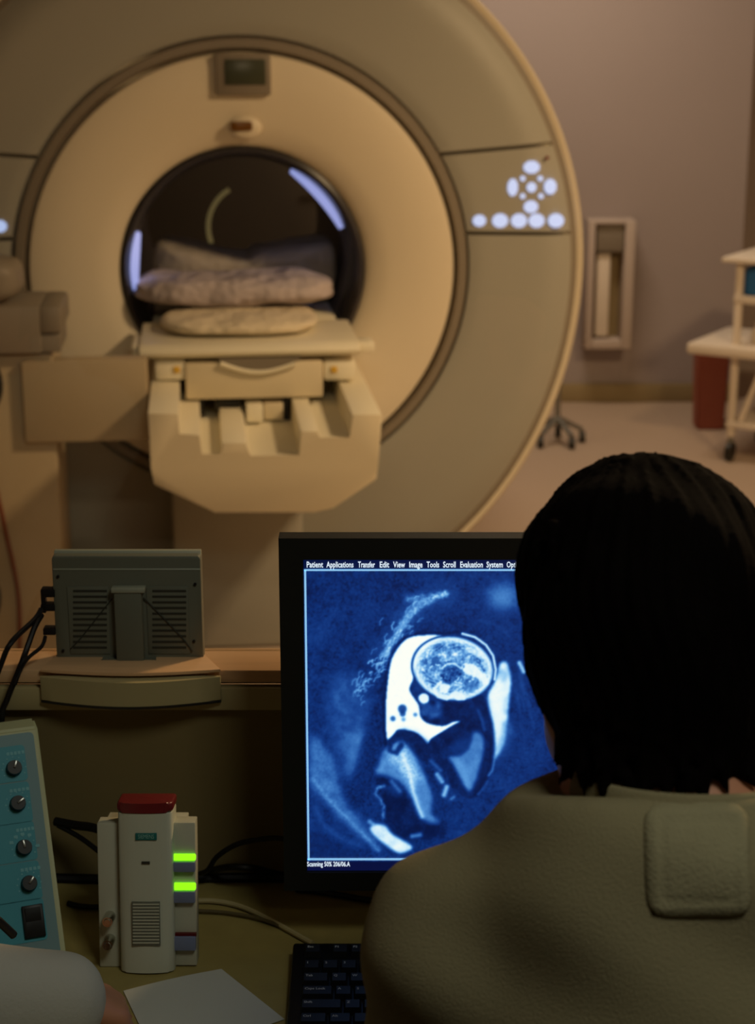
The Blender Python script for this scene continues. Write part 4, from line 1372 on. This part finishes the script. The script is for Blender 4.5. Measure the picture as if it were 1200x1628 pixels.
rows_k = [(22, 1222), (28, 1278), (38, 1348), (46, 1405)]
right_edge = -0.017
ys = []
for (ya, yb) in cells:
    _, y1 = CP(30, ya); _, y0 = CP(60, yb)
    ys.append((y0, y1))
for i, (y0, y1) in enumerate(ys):
    for j in range(3):
        xr0 = right_edge - j * 0.066
        if j and i == 4: xl0 = xr0 - 0.061
        bm = NB(); rrect(bm, xr0 - 0.061, y0, xr0, y1, 0.0011, 0.0018, 0.004); ce = obj('label_field', bm, 'panelblue', ov, local=True)
        kx, ky = CP(*rows_k[i]) if i < 4 else CP(53, 1465)
        kx -= j * 0.066
        if i < 4:
            bm = NB(); cyl(bm, (kx, ky, 0.0018), (kx, ky, 0.012), 0.0088, 0.0076, 20); kb = obj('knob', bm, 'black', cp, local=True, angle=30)
            bm = NB(); box(bm, (-0.0012, -0.001, 0.0), (0.0012, 0.0072, 0.0015), 0.0003, mtx=Matrix.Translation((kx, ky, 0.012)) @ Matrix.Rotation(math.radians((-20, -60, 10, -40)[i]), 4, 'Z')); obj('pointer', bm, 'metal', kb, local=True)
            bm = NB()
            for q in range(9):
                a = math.radians(-30 + 30 * q)
                x_, y_ = kx + 0.0125 * math.cos(a), ky + 0.0125 * math.sin(a)
                box(bm, (x_ - 0.0007, y_ - 0.0007, 0.0018), (x_ + 0.0007, y_ + 0.0007, 0.0021))
            tag(obj('dial_marks', bm, 'ink', ov, local=True), kind='stuff')
            if i == 2:
                bm = NB()
                for q in (4, 5, 6, 3, 1):
                    a = math.radians(-30 + 30 * q)
                    x_, y_ = kx + 0.0145 * math.cos(a), ky + 0.0145 * math.sin(a)
                    rrect(bm, x_ - 0.002, y_ - 0.0016, x_ + 0.002, y_ + 0.0016, 0.0018, 0.0022, 0.0008)
                tag(obj('dial_dots', bm, 'ink', ov, local=True), kind='stuff')
        else:
            bm = NB(); box(bm, (kx - 0.011, ky - 0.017, 0.0018), (kx + 0.011, ky + 0.017, 0.006), 0.001); rk = obj('rocker_switch', bm, 'black', cp, local=True)
            bm = NB(); prism(bm, [(ky - 0.014, 0.006), (ky, 0.0062), (ky + 0.014, 0.0095), (ky + 0.014, 0.0055), (ky - 0.014, 0.0055)], kx - 0.008, kx + 0.008, 0.0004, axis='x'); obj('rocker', bm, 'black', rk, local=True)
        bm = NB()
        wd = (0.020, 0.022, 0.020, 0.022, 0.010)[i]
        for q in range(5):
            xx = kx + (0.004 if i < 4 else 0) - wd / 2 + wd * q / 5
            rrect(bm, xx, y1 - 0.0098, xx + wd / 5 * 0.72, y1 - 0.0064, 0.0018, 0.0021, 0.0006)
        tag(obj('worn_lettering', bm, 'ink', ov, local=True), 'worn illegible pale lettering', None, None, 'stuff')
# dark red marker pen leaning over the sleeve
cable([PY(-30, 1445, 1.46), PY(-5, 1462, 1.46), PY(22, 1487, 1.47)], 0.0042, 'black pen with red end in front of the blue console', 'pen', 'black', 'pen')

# ------------------------------------------------------------------ keyboard
kb0 = PZ(466, 1497, DZ + 0.02)
KX0, KY1 = kb0.x, 1.597
KY0 = KY1 - 0.165
kbd = thing('keyboard', 'black computer keyboard beside the seated person', 'keyboard', (KX0 + 0.22, KY0, DZ))
bm = NB(); prism(bm, [(KY0, DZ + 0.0005), (KY1, DZ + 0.0005), (KY1, DZ + 0.020), (KY0, DZ + 0.011)], KX0, KX0 + 0.45, 0.003, axis='x'); obj('keyboard_tray', bm, 'black', kbd)
KM = mat('matt_black_key', (20, 20, 22), 0.5, var=0.1)
M['key'] = KM
def keymesh(wk):
    bm = NB()
    a, d, t = wk / 2, 0.0085, 0.0065
    lo = [bm.verts.new(p) for p in ((-a, -d, 0), (a, -d, 0), (a, d, 0), (-a, d, 0))]
    hi = [bm.verts.new(p) for p in ((-a + .0018, -d + .0016, t), (a - .0018, -d + .0016, t), (a - .0018, d - .0022, t), (-a + .0018, d - .0022, t))]
    bm.faces.new(lo[::-1]); bm.faces.new(hi)
    for i in range(4): bm.faces.new((lo[i], lo[(i + 1) % 4], hi[(i + 1) % 4], hi[i]))
    bmesh.ops.recalc_face_normals(bm, faces=bm.faces)
    me = bpy.data.meshes.new('key'); bm.to_mesh(me); bm.free(); me.materials.append(KM)
    return me
KMS = {}
base = WM[kbd.name]
rowsK = [[1, -.5, 1, 1, 1, 1, -.3, 1, 1, 1, 1, -.3, 1, 1, 1, 1],
         [1] * 13 + [2], [1.5] + [1] * 12 + [1.5], [1.75] + [1] * 11 + [2.25], [2.25] + [1] * 10 + [2.75], [1.5, 1.25, 1.25, 6, 1.25, 1.25, 1.5]]
LEG = {(0, 0): 'Esc', (0, 2): 'F1', (0, 3): 'F2', (1, 0): '1', (1, 1): '2', (1, 2): '3', (2, 0): 'Tab', (2, 1): 'Q', (2, 2): 'W', (3, 0): 'Caps Lock', (3, 1): 'A', (3, 2): 'S', (4, 0): 'Shift', (4, 1): 'Z', (5, 0): 'Ctrl', (5, 1): 'Alt'}
slope = math.atan2(0.009, 0.165)
for r, row in enumerate(rowsK):
    x = KX0 + 0.012
    y = KY1 - 0.020 - r * 0.0225 - (0.006 if r else 0)
    z = DZ + 0.0112 + (y - KY0) / 0.165 * 0.009
    for c, u in enumerate(row):
        if u < 0:
            x += -u * 0.019; continue
        wk = round(u * 0.019 - 0.0016, 5)
        if wk not in KMS: KMS[wk] = keymesh(wk)
        o = bpy.data.objects.new('key', KMS[wk]); C.objects.link(o); o.parent = kbd
        o.matrix_local = base.inverted() @ Matrix.Translation((x + u * 0.0095, y, z)) @ Matrix.Rotation(slope, 4, 'X')
        WM[o.name] = base
        if (r, c) in LEG:
            lt = text('key_legend', LEG[(r, c)], 0.0048, 'legend', kbd, Matrix.Translation((x + 0.004, y + 0.001, z + 0.0069)) @ Matrix.Rotation(slope, 4, 'X'), bold=0.0001)
        x += u * 0.019
for c in range(3):
    for r in range(6):
        if r == 3 or (r == 4 and c != 1): continue
        y = KY1 - 0.020 - r * 0.0225 - (0.006 if r else 0)
        z = DZ + 0.0112 + (y - KY0) / 0.165 * 0.009
        wk = 0.0174
        if wk not in KMS: KMS[wk] = keymesh(wk)
        o = bpy.data.objects.new('key', KMS[wk]); C.objects.link(o); o.parent = kbd
        o.matrix_local = base.inverted() @ Matrix.Translation((KX0 + 0.33 + 0.019 * c, y, z)) @ Matrix.Rotation(slope, 4, 'X')

# ------------------------------------------------------------------ desk cables, paper
zc = DZ + 0.004
cable([PY(88, 1306, 1.745), PY(120, 1312, 1.735), PY(155, 1318, 1.72), PY(200, 1340, 1.70), PY(300, 1375, 1.70)], 0.0052, 'thick black cable from the blue console to behind the intercom')
cable([PY(92, 1312, 1.742), PY(125, 1330, 1.73), PY(155, 1352, 1.715), PY(200, 1390, 1.70)], 0.003, 'thinner black cable sloping down behind the intercom')
cable([PZ(60, 1395, zc), PZ(110, 1397, zc), PZ(160, 1398, zc), PZ(240, 1400, zc), PZ(330, 1396, zc), PZ(455, 1396, zc), PZ(520, 1400, zc)], 0.0060, 'thickest black cable lying flat along the back of the desk')
cable([PZ(108, 1436, zc), PZ(130, 1441, zc), PZ(160, 1442, zc), PZ(200, 1438, zc)], 0.0032, 'short black cable on the desk left of the intercom')
cable([PZ(300, 1392, zc + .004), PY(328, 1385, 1.745), PY(345, 1362, 1.74), PY(375, 1343, 1.735), PY(410, 1335, 1.73), PY(447, 1333, 1.725), PY(480, 1345, 1.72)], 0.0030, 'thin black cable arching between intercom and monitor')
cable([PZ(330, 1386, zc + .006), PY(360, 1379, 1.74), PY(400, 1380, 1.735), PZ(440, 1390, zc + .004), PZ(500, 1398, zc + .003)], 0.0040, 'low black cable bowing just above the back of the desk')
cable([PZ(312, 1432, zc), PZ(345, 1433, zc), PZ(385, 1442, zc), PZ(430, 1463, zc), PZ(470, 1485, zc), PZ(497, 1500, zc)], 0.0030, 'dull tan cable running along the desk to the keyboard', m='strip')
cable([PZ(315, 1448, zc), PZ(360, 1451, zc), PZ(410, 1460, zc), PZ(450, 1474, zc), PZ(482, 1490, zc)], 0.0022, 'second thinner tan cable on the desk in front of the first', m='desk_edge')
cable([PZ(470, 1414, zc), PZ(495, 1416, zc), PZ(530, 1421, zc), PZ(580, 1430, zc), PZ(640, 1436, zc)], 0.0035, 'black cable lying on the desk below the monitor')


def sheet(name, corners, z, label, sag=0.0):
    ps = [PZ(a, b, z) for a, b in corners]
    bm = NB()
    nn = 10
    top = []
    for i in range(nn + 1):
        row = []
        for j in range(nn + 1):
            s_, t = i / nn, j / nn
            p = (ps[0] * (1 - s_) + ps[1] * s_) * (1 - t) + (ps[3] * (1 - s_) + ps[2] * s_) * t
            p = p.copy(); p.z = z + sag * (math.sin(PI * s_) * 0.5 + 0.5 * s_ * s_) * (1 - t)
            row.append(bm.verts.new(p))
        top.append(row)
    bt = [[bm.verts.new(v.co - Vector((0, 0, 0.0006))) for v in row] for row in top]
    for i in range(nn):
        for j in range(nn):
            bm.faces.new((top[i][j], top[i + 1][j], top[i + 1][j + 1], top[i][j + 1]))
            bm.faces.new((bt[i][j], bt[i][j + 1], bt[i + 1][j + 1], bt[i + 1][j]))
    for A_, B_ in (([r[0] for r in top], [r[0] for r in bt]), ([r[-1] for r in top], [r[-1] for r in bt]), (top[0], bt[0]), (top[-1], bt[-1])):
        for k in range(nn):
            bm.faces.new((A_[k], A_[k + 1], B_[k + 1], B_[k]))
    return tag(obj(name, bm, 'paper'), label, 'paper')
sheet('paper_sheet', [(196, 1575), (352, 1543), (452, 1620), (250, 1690)], DZ + 0.0016, 'white paper sheet on the desk in front of the intercom', 0.004)
print('desk done')

# ------------------------------------------------------------------ people
def V3(*a): return np.array(a, 'f')


def hand(Fd, wrist, d, up, side, curl=0.5, sc_=1.0):
    """wrist point, forward direction, back-of-hand normal, side (+1 thumb to the right of d)"""
    d = Vector(d).normalized(); up = Vector(up); up = (up - d * up.dot(d)).normalized()
    r = d.cross(up).normalized() * side
    w0 = Vector(wrist)
    Fd.cone(w0, w0 + d * 0.045, 0.023, 0.024, 0.015)
    for k, (o_, L, rad) in enumerate(((0.027, 0.068, 0.0088), (0.009, 0.076, 0.009), (-0.010, 0.070, 0.0086), (-0.027, 0.056, 0.0076))):
        a = w0 + d * 0.03 + r * o_ * 0.6
        b = w0 + d * (0.088 - 0.006 * abs(k - 1)) + r * o_
        Fd.cone(a, b, 0.0135, 0.0115, 0.010)
        p = b; ang = -0.25 * curl
        for s_ in (0.46, 0.30, 0.26):
            ang -= 0.55 * curl
            q = p + (d * math.cos(ang) + up * math.sin(ang) + r * o_ * 0.8) * (L * s_)
            Fd.cone(p, q, rad, rad * 0.93, 0.003)
            p = q; rad *= 0.93
    a = w0 + d * 0.02 + r * 0.018
    b = a + (d * 0.6 + r * 0.7 - up * 0.25).normalized() * 0.04
    c = b + (d * 0.9 + r * 0.25 - up * 0.25).normalized() * 0.032
    e = c + (d * 1.0 - r * 0.05 - up * 0.2).normalized() * 0.026
    Fd.cone(a, b, 0.016, 0.0125, 0.008); Fd.cone(b, c, 0.0115, 0.0105, 0.004); Fd.cone(c, e, 0.0105, 0.0088, 0.003)


def head(Fd, c, Rm):
    """c: head centre, Rm: rotation, face looks along local +y"""
    T = lambda x, y, z: Vector(c) + Rm @ Vector((x, y, z))
    Fd.ell(T(0, -0.012, 0.030), (0.074, 0.092, 0.082), 0.02, Rm)
    Fd.ell(T(0, 0.022, -0.015), (0.062, 0.070, 0.080), 0.03, Rm)
    Fd.ell(T(0, 0.045, -0.078), (0.040, 0.040, 0.030), 0.04, Rm)
    Fd.cone(T(-0.028, 0.078, 0.022), T(0.028, 0.078, 0.022), 0.010, 0.010, 0.02)
    Fd.cone(T(0, 0.086, 0.018), T(0, 0.108, -0.022), 0.008, 0.012, 0.012)
    for s in (-1, 1):
        Fd.ell(T(0.010 * s, 0.098, -0.026), (0.009, 0.009, 0.007), 0.006, Rm)
        Fd.ell(T(0.028 * s, 0.074, 0.003), (0.013, 0.010, 0.009), 0.006, Rm)
        Fd.ell(T(0.042 * s, 0.062, -0.026), (0.018, 0.018, 0.016), 0.02, Rm)
        Fd.ell(T(0.073 * s, -0.008, -0.012), (0.008, 0.018, 0.030), 0.008, Rm)
        Fd.cone(T(0.055 * s, 0.0, -0.06), T(0.03 * s, 0.055, -0.088), 0.018, 0.018, 0.03)
    Fd.ell(T(0, 0.092, -0.050), (0.024, 0.009, 0.006), 0.006, Rm)
    Fd.ell(T(0, 0.090, -0.061), (0.020, 0.009, 0.006), 0.006, Rm)
    return T


def person(cfg):
    c = cfg
    root = thing('person', c['label'], 'person', c['root'])
    lo, hi, h = c['lo'], c['hi'], 0.006
    Fb = Field(lo, hi, h)
    Rm = Matrix.Rotation(c['yaw'], 3, 'Z') @ Matrix.Rotation(c['pitch'], 3, 'X') @ Matrix.Rotation(c.get('roll', 0), 3, 'Y')
    T = head(Fb, c['head'], Rm)
    ch, nk, pel = Vector(c['chest']), Vector(c['neck']), Vector(c['pelvis'])
    Fb.cone(T(0, -0.02, -0.05), nk, 0.052, 0.058, 0.03)
    Fb.cone(nk, ch, 0.07, 0.12, 0.06)
    Rt = Matrix.Rotation(c.get('torso', 0), 3, 'Z')
    Fb.ell(ch, (0.165, 0.105, 0.19), 0.06, Rt)
    Fb.cone(ch, pel, 0.11, 0.13, 0.06)
    for a, b in ((c['shL'], c['shR']),):
        Fb.cone(a, nk, 0.052, 0.05, 0.05); Fb.cone(b, nk, 0.052, 0.05, 0.05)
    for sh, el, wr in ((c['shL'], c['elL'], c['wrL']), (c['shR'], c['elR'], c['wrR'])):
        Fb.cone(sh, el, 0.052, 0.040, 0.03); Fb.cone(el, wr, 0.040, 0.026, 0.02)
    for s in (-1, 1):
        hp = pel + Vector((0.09 * s, 0.02, 0)); kn = pel + Vector((0.11 * s, 0.44, 0.02)); an = Vector((kn.x, kn.y - 0.02, 0.10))
        Fb.cone(hp, kn, 0.085, 0.058, 0.03); Fb.cone(kn, an, 0.056, 0.038, 0.02)
        Fb.cone(an, an + Vector((0, 0.14, -0.06)), 0.036, 0.028, 0.02)
    hand(Fb, c['wrL'], c['dL'], (0, 0, 1), 1, c.get('curl', 0.5))
    hand(Fb, c['wrR'], c['dR'], (0, 0, 1), -1, c.get('curl', 0.5))
    body = link('body', Fb.mesh('body'), 'skin', root)
    # upper garment
    Fs = Field(lo, hi, h)
    of = c['off']
    Fs.cone(nk + Vector((0, 0, 0.0)), ch, 0.07 + of, 0.12 + of, 0.06)
    Fs.ell(ch, (0.165 + of, 0.105 + of, 0.19 + of), 0.06, Rt)
    Fs.cone(ch, pel, 0.115 + of, 0.135 + of, 0.06)
    Fs.cone(nk + Vector((-0.048, -0.036, 0.008)), nk + Vector((0.062, -0.036, 0.008)), 0.060 + of, 0.060 + of, 0.06)
    Fs.cone(nk + Vector((-0.03, -0.02, -0.12)), nk + Vector((0.04, -0.02, -0.12)), 0.115, 0.115, 0.06)
    for sh in (c['shL'], c['shR']):
        Fs.cone(sh, nk, 0.055 + of, 0.056 + of, 0.05)
    for sh, el, wr in ((c['shL'], c['elL'], c['wrL']), (c['shR'], c['elR'], c['wrR'])):
        wv = Vector(wr) + (Vector(wr) - Vector(el)).normalized() * c.get('cuff', -0.012)
        Fs.cone(sh, el, 0.053 + of, 0.042 + of, 0.03); Fs.cone(el, wv, 0.042 + of, 0.029 + of, 0.02)
    ph = c['seed']
    Fs.add(lambda X, Y, Z: (0.0022 * np.sin(38 * Z + 9 * X + ph) * np.sin(17 * X - 11 * Y + ph) + 0.0020 * np.sin(62 * (Z + 0.6 * X) + 1.7 * ph + 4 * np.sin(12 * Y))) * c.get('fold', 1))
    Fs.cut(lambda X, Y, Z: pel.z - 0.06 - Z + 0 * X + 0 * Y)
    Fs.cut(lambda X, Y, Z: np.minimum(Z - nk.z - 0.044 - 0.45 * np.clip(nk.y - Y, 0, 0.08), 0.25 - np.sqrt((X - nk.x) ** 2 + (Y - nk.y) ** 2)))
    Fs.v = np.maximum(Fs.v, -(np.sqrt((Fs.ax[0][:, None, None] - nk.x) ** 2 + (Fs.ax[1][None, :, None] - nk.y - 0.004) ** 2 + 0 * Fs.ax[2][None, None, :]) - 0.060) * (Fs.ax[2][None, None, :] > nk.z - 0.01) - 1.0 * (Fs.ax[2][None, None, :] <= nk.z - 0.01)).astype('f')
    gar = link(c['garment'], Fs.mesh(c['garment'], 7), c['gmat'], root)
    Fl = Field((lo[0], lo[1], 0), (hi[0], hi[1], pel.z + 0.2), 0.008)
    Fl.cone(pel, pel + Vector((0, 0, 0.05)), 0.145, 0.14, 0.03)
    for s in (-1, 1):
        hp = pel + Vector((0.09 * s, 0.02, 0)); kn = pel + Vector((0.11 * s, 0.44, 0.02)); an = Vector((kn.x, kn.y - 0.02, 0.10))
        Fl.cone(hp, kn, 0.094, 0.068, 0.03); Fl.cone(kn, an, 0.066, 0.052, 0.02)
    link('trousers', Fl.mesh('trousers', 1), 'trousers', root)
    for s in (-1, 1):
        kn = pel + Vector((0.11 * s, 0.44, 0.02))
        Fo = Field((kn.x - 0.09, kn.y - 0.12, -0.01), (kn.x + 0.09, kn.y + 0.25, 0.14), 0.006)
        Fo.cone((kn.x, kn.y - 0.03, 0.045), (kn.x, kn.y + 0.13, 0.035), 0.045, 0.036, 0.02)
        Fo.cone((kn.x, kn.y - 0.02, 0.08), (kn.x, kn.y - 0.02, 0.10), 0.045, 0.045, 0.02)
        Fo.cut(lambda X, Y, Z: 0.001 - Z + 0 * X + 0 * Y)
        tag(link('shoe', Fo.mesh('shoe', 1), 'shoe', root))
    return root, body, gar, T, Rm


def hairdo(root, T, Rm, seed, lo, hi, big=1.0):
    Fh = Field(lo, hi, 0.003)
    Fh.ell(T(0, -0.016, 0.034), (0.089 * big, 0.104, 0.092), 0.02, Rm)
    Fh.ell(T(0, -0.030, -0.012), (0.090 * big, 0.086, 0.088), 0.02, Rm)
    Fh.ell(T(0.004, -0.044, -0.062), (0.066, 0.052, 0.060), 0.03, Rm)
    rnd = random.Random(seed)
    Ri = np.array(Rm.transposed(), 'f')
    cc = T(0, 0, 0)
    def loc(X, Y, Z):
        x, y, z = X - cc.x, Y - cc.y, Z - cc.z
        return Ri[0, 0] * x + Ri[0, 1] * y + Ri[0, 2] * z, Ri[1, 0] * x + Ri[1, 1] * y + Ri[1, 2] * z, Ri[2, 0] * x + Ri[2, 1] * y + Ri[2, 2] * z
    def wav(X, Y, Z):
        x, y, z = loc(X, Y, Z)
        a = np.arctan2(x, -y)
        return 0.0009 * np.sin(a * 58 + 30 * z + 3 * np.sin(40 * z)) + 0.0009 * np.sin(a * 31 - 60 * z) + 0.0020 * np.sin(70 * x + 55 * y + 50 * z)
    Fh.add(wav)
    def keep(X, Y, Z):
        x, y, z = loc(X, Y, Z)
        face = np.minimum(y - 0.030 - 0.5 * np.maximum(z - 0.02, 0) * 1.6, 0.066 - z + 0 * y)      # >0 in the face area
        return face
    Fh.cut(keep)
    # loose locks at the nape and round the outline
    for i in range(170):
        a = rnd.uniform(-1.9, 1.9)
        z0 = rnd.uniform(-0.09, -0.03) if rnd.random() < 0.75 else rnd.uniform(-0.03, 0.09)
        rx = 0.072 if z0 < -0.03 else 0.084
        p = Vector((rx * math.sin(a), -0.035 - 0.062 * math.cos(a), z0))
        q = p + Vector((rnd.uniform(-0.008, 0.008) + 0.004 * math.sin(a), -0.004 + rnd.uniform(-0.006, 0.004), -rnd.uniform(0.008, 0.026) * (1 if z0 < -0.03 else 0.8)))
        Fh.cone(T(*p), T(*q), 0.006, 0.0016, 0.004)
    return link('hair', Fh.mesh('hair', 1), 'hair', root)


# right: the operator, seen from behind
hc = (0.188, 1.15, 1.272)
cfg = dict(label='dark-haired person in olive khaki knit top seen from behind', root=(0.225, 1.02, 0), lo=(-0.14, 0.80, 0), hi=(0.60, 1.68, 1.46),
           yaw=math.radians(15), pitch=math.radians(-14), roll=math.radians(0), head=hc, chest=(0.228, 1.07, 0.965), neck=(0.212, 1.088, 1.128), pelvis=(0.23, 0.99, 0.60),
           shL=(0.064, 1.085, 1.054), shR=(0.396, 1.085, 1.054), elL=(0.03, 1.16, 0.84), elR=(0.43, 1.16, 0.84), wrL=(0.09, 1.40, 0.800), wrR=(0.33, 1.40, 0.800),
           dL=(0.1, 1, -0.08), dR=(-0.1, 1, -0.08), off=0.014, garment='knit_top', gmat='shirt', seed=1.3, curl=0.55)
per, body, gar, T, Rm = person(cfg)
hairdo(per, T, Rm, 5, (0.05, 0.98, 1.08), (0.33, 1.30, 1.42))
# collar band
bm = NB()
nk = Vector(cfg['neck'])
n = 40
rr_ = []
for i in range(n):
    a = 2 * PI * i / n
    ex, ey = math.cos(a), math.sin(a)
    lift = -0.004 + 0.016 * max(0, -ey)
    row = []
    for rad, zz in ((0.084, 0.036), (0.080, 0.058), (0.077, 0.067), (0.074, 0.069), (0.070, 0.062), (0.071, 0.02)):
        row.append(bm.verts.new((nk.x + 0.004 + ex * rad * 1.02, nk.y - 0.004 + ey * rad * 0.98, nk.z + zz + lift)))
    rr_.append(row)
for i in range(n):
    for j in range(6):
        bm.faces.new((rr_[i][j], rr_[i][(j + 1) % 6], rr_[(i + 1) % n][(j + 1) % 6], rr_[(i + 1) % n][j]))
obj('collar', bm, 'shirt', per, angle=180)
# patch sewn on the back, laid on the knit by casting rays onto it
bpy.context.view_layer.update()
vs = [WM[gar.name] @ v.co for v in gar.data.vertices]
tree = BVHTree.FromPolygons(vs, [tuple(p.vertices) for p in gar.data.polygons])
def back(px, py, off):
    d = ray(px, py).normalized()
    h_ = tree.ray_cast(O, d)
    p = h_[0] if h_[0] is not None else PY(px, py, 0.97)
    return p + Vector((0, -0.9, 0.43)) * off
bm = NB()
nx_, nz_ = 24, 26
def rc(u, v, r=0.12):
    """pull the corners of a unit square in to a rounded square"""
    x, y = 2 * u - 1, 2 * v - 1
    k = 1 - r * (abs(x) * abs(y)) ** 6 * 1.2
    return (x * k + 1) / 2, (y * k + 1) / 2
gr_ = []
for i in range(nx_ + 1):
    row = []
    for j in range(nz_ + 1):
        u, v = rc(i / nx_, j / nz_)
        x, z = 1027 + 169 * u - 6 * v, 1461 - 186 * v
        e_ = min(i, nx_ - i, j, nz_ - j)
        row.append(bm.verts.new(back(x, z, (0.0, 0.0022, 0.0034, 0.0036)[min(e_, 3)] + 0.0006 - (0.0012 if e_ == 4 else 0))))
    gr_.append(row)
for i in range(nx_):
    for j in range(nz_):
        bm.faces.new((gr_[i][j], gr_[i + 1][j], gr_[i + 1][j + 1], gr_[i][j + 1]))
bk = bmesh.ops.extrude_face_region(bm, geom=list(bm.faces))
for v in [q for q in bk['geom'] if isinstance(q, bmesh.types.BMVert)]:
    v.co += Vector((0, 0.9, -0.43)) * 0.004
tag(obj('back_patch', bm, 'patch', per, angle=180), 'square stitched patch on the back')

# left: person in a white coat, only the forearm in view
cfg2 = dict(label='person in a white coat writing at the left edge, forearm on the desk', root=(-0.62, 0.98, 0), lo=(-1.0, 0.76, 0), hi=(-0.14, 1.62, 1.46),
            yaw=math.radians(-10), pitch=math.radians(-22), head=(-0.62, 1.06, 1.27), chest=(-0.62, 1.04, 0.965), neck=(-0.62, 1.03, 1.13), pelvis=(-0.62, 0.99, 0.60),
            shL=(-0.80, 1.05, 1.08), shR=(-0.445, 1.08, 1.08), elL=(-0.84, 1.16, 0.83), elR=(-0.53, 1.34, 0.870), wrL=(-0.72, 1.36, 0.79), wrR=(-0.322, 1.432, 0.798),
            dL=(0.5, 0.8, -0.05), dR=(0.8, 0.50, -0.45), off=0.018, garment='white_coat', gmat='coat', cuff=0.018, seed=2.1, curl=0.9, fold=1.6)
per2, body2, gar2, T2, Rm2 = person(cfg2)
hairdo(per2, T2, Rm2, 8, (-0.76, 0.88, 1.08), (-0.48, 1.20, 1.42))


def office_chair(x, y, label):
    t = thing('office_chair', label, 'chair', (x, y, 0), 'office chairs')
    bm = NB(); box(bm, (x - 0.23, y - 0.20, 0.395), (x + 0.23, y + 0.26, 0.455), 0.025, 3); obj('seat', bm, 'chair', t)
    bm = NB(); box(bm, (x - 0.20, y - 0.285, 0.58), (x + 0.20, y - 0.235, 0.92), 0.022, 3); obj('backrest', bm, 'chair', t)
    bm = NB(); tube(bm, [(x, y, 0.38), (x, y - 0.2, 0.375), (x, y - 0.30, 0.45), (x, y - 0.295, 0.70)], 0.014); obj('back_bar', bm, 'black', t)
    bm = NB(); cyl(bm, (x, y, 0.08), (x, y, 0.395), 0.025); obj('gas_lift', bm, 'metal', t)
    for k in range(5):
        a = math.radians(90 + 72 * k)
        e = Vector((x + 0.26 * math.cos(a), y + 0.26 * math.sin(a), 0.07))
        bm = NB(); cyl(bm, (x, y, 0.09), e, 0.022, 0.014, 10); l = obj('leg', bm, 'black', t)
        bm = NB(); cyl(bm, e + Vector((-0.012, 0, -0.042)), e + Vector((0.012, 0, -0.042)), 0.028, n=14); obj('castor', bm, 'black', l)
office_chair(0.23, 0.99, 'dark office chair under the person in the olive top')
office_chair(-0.62, 0.99, 'dark office chair under the person in the white coat')
print('people done')
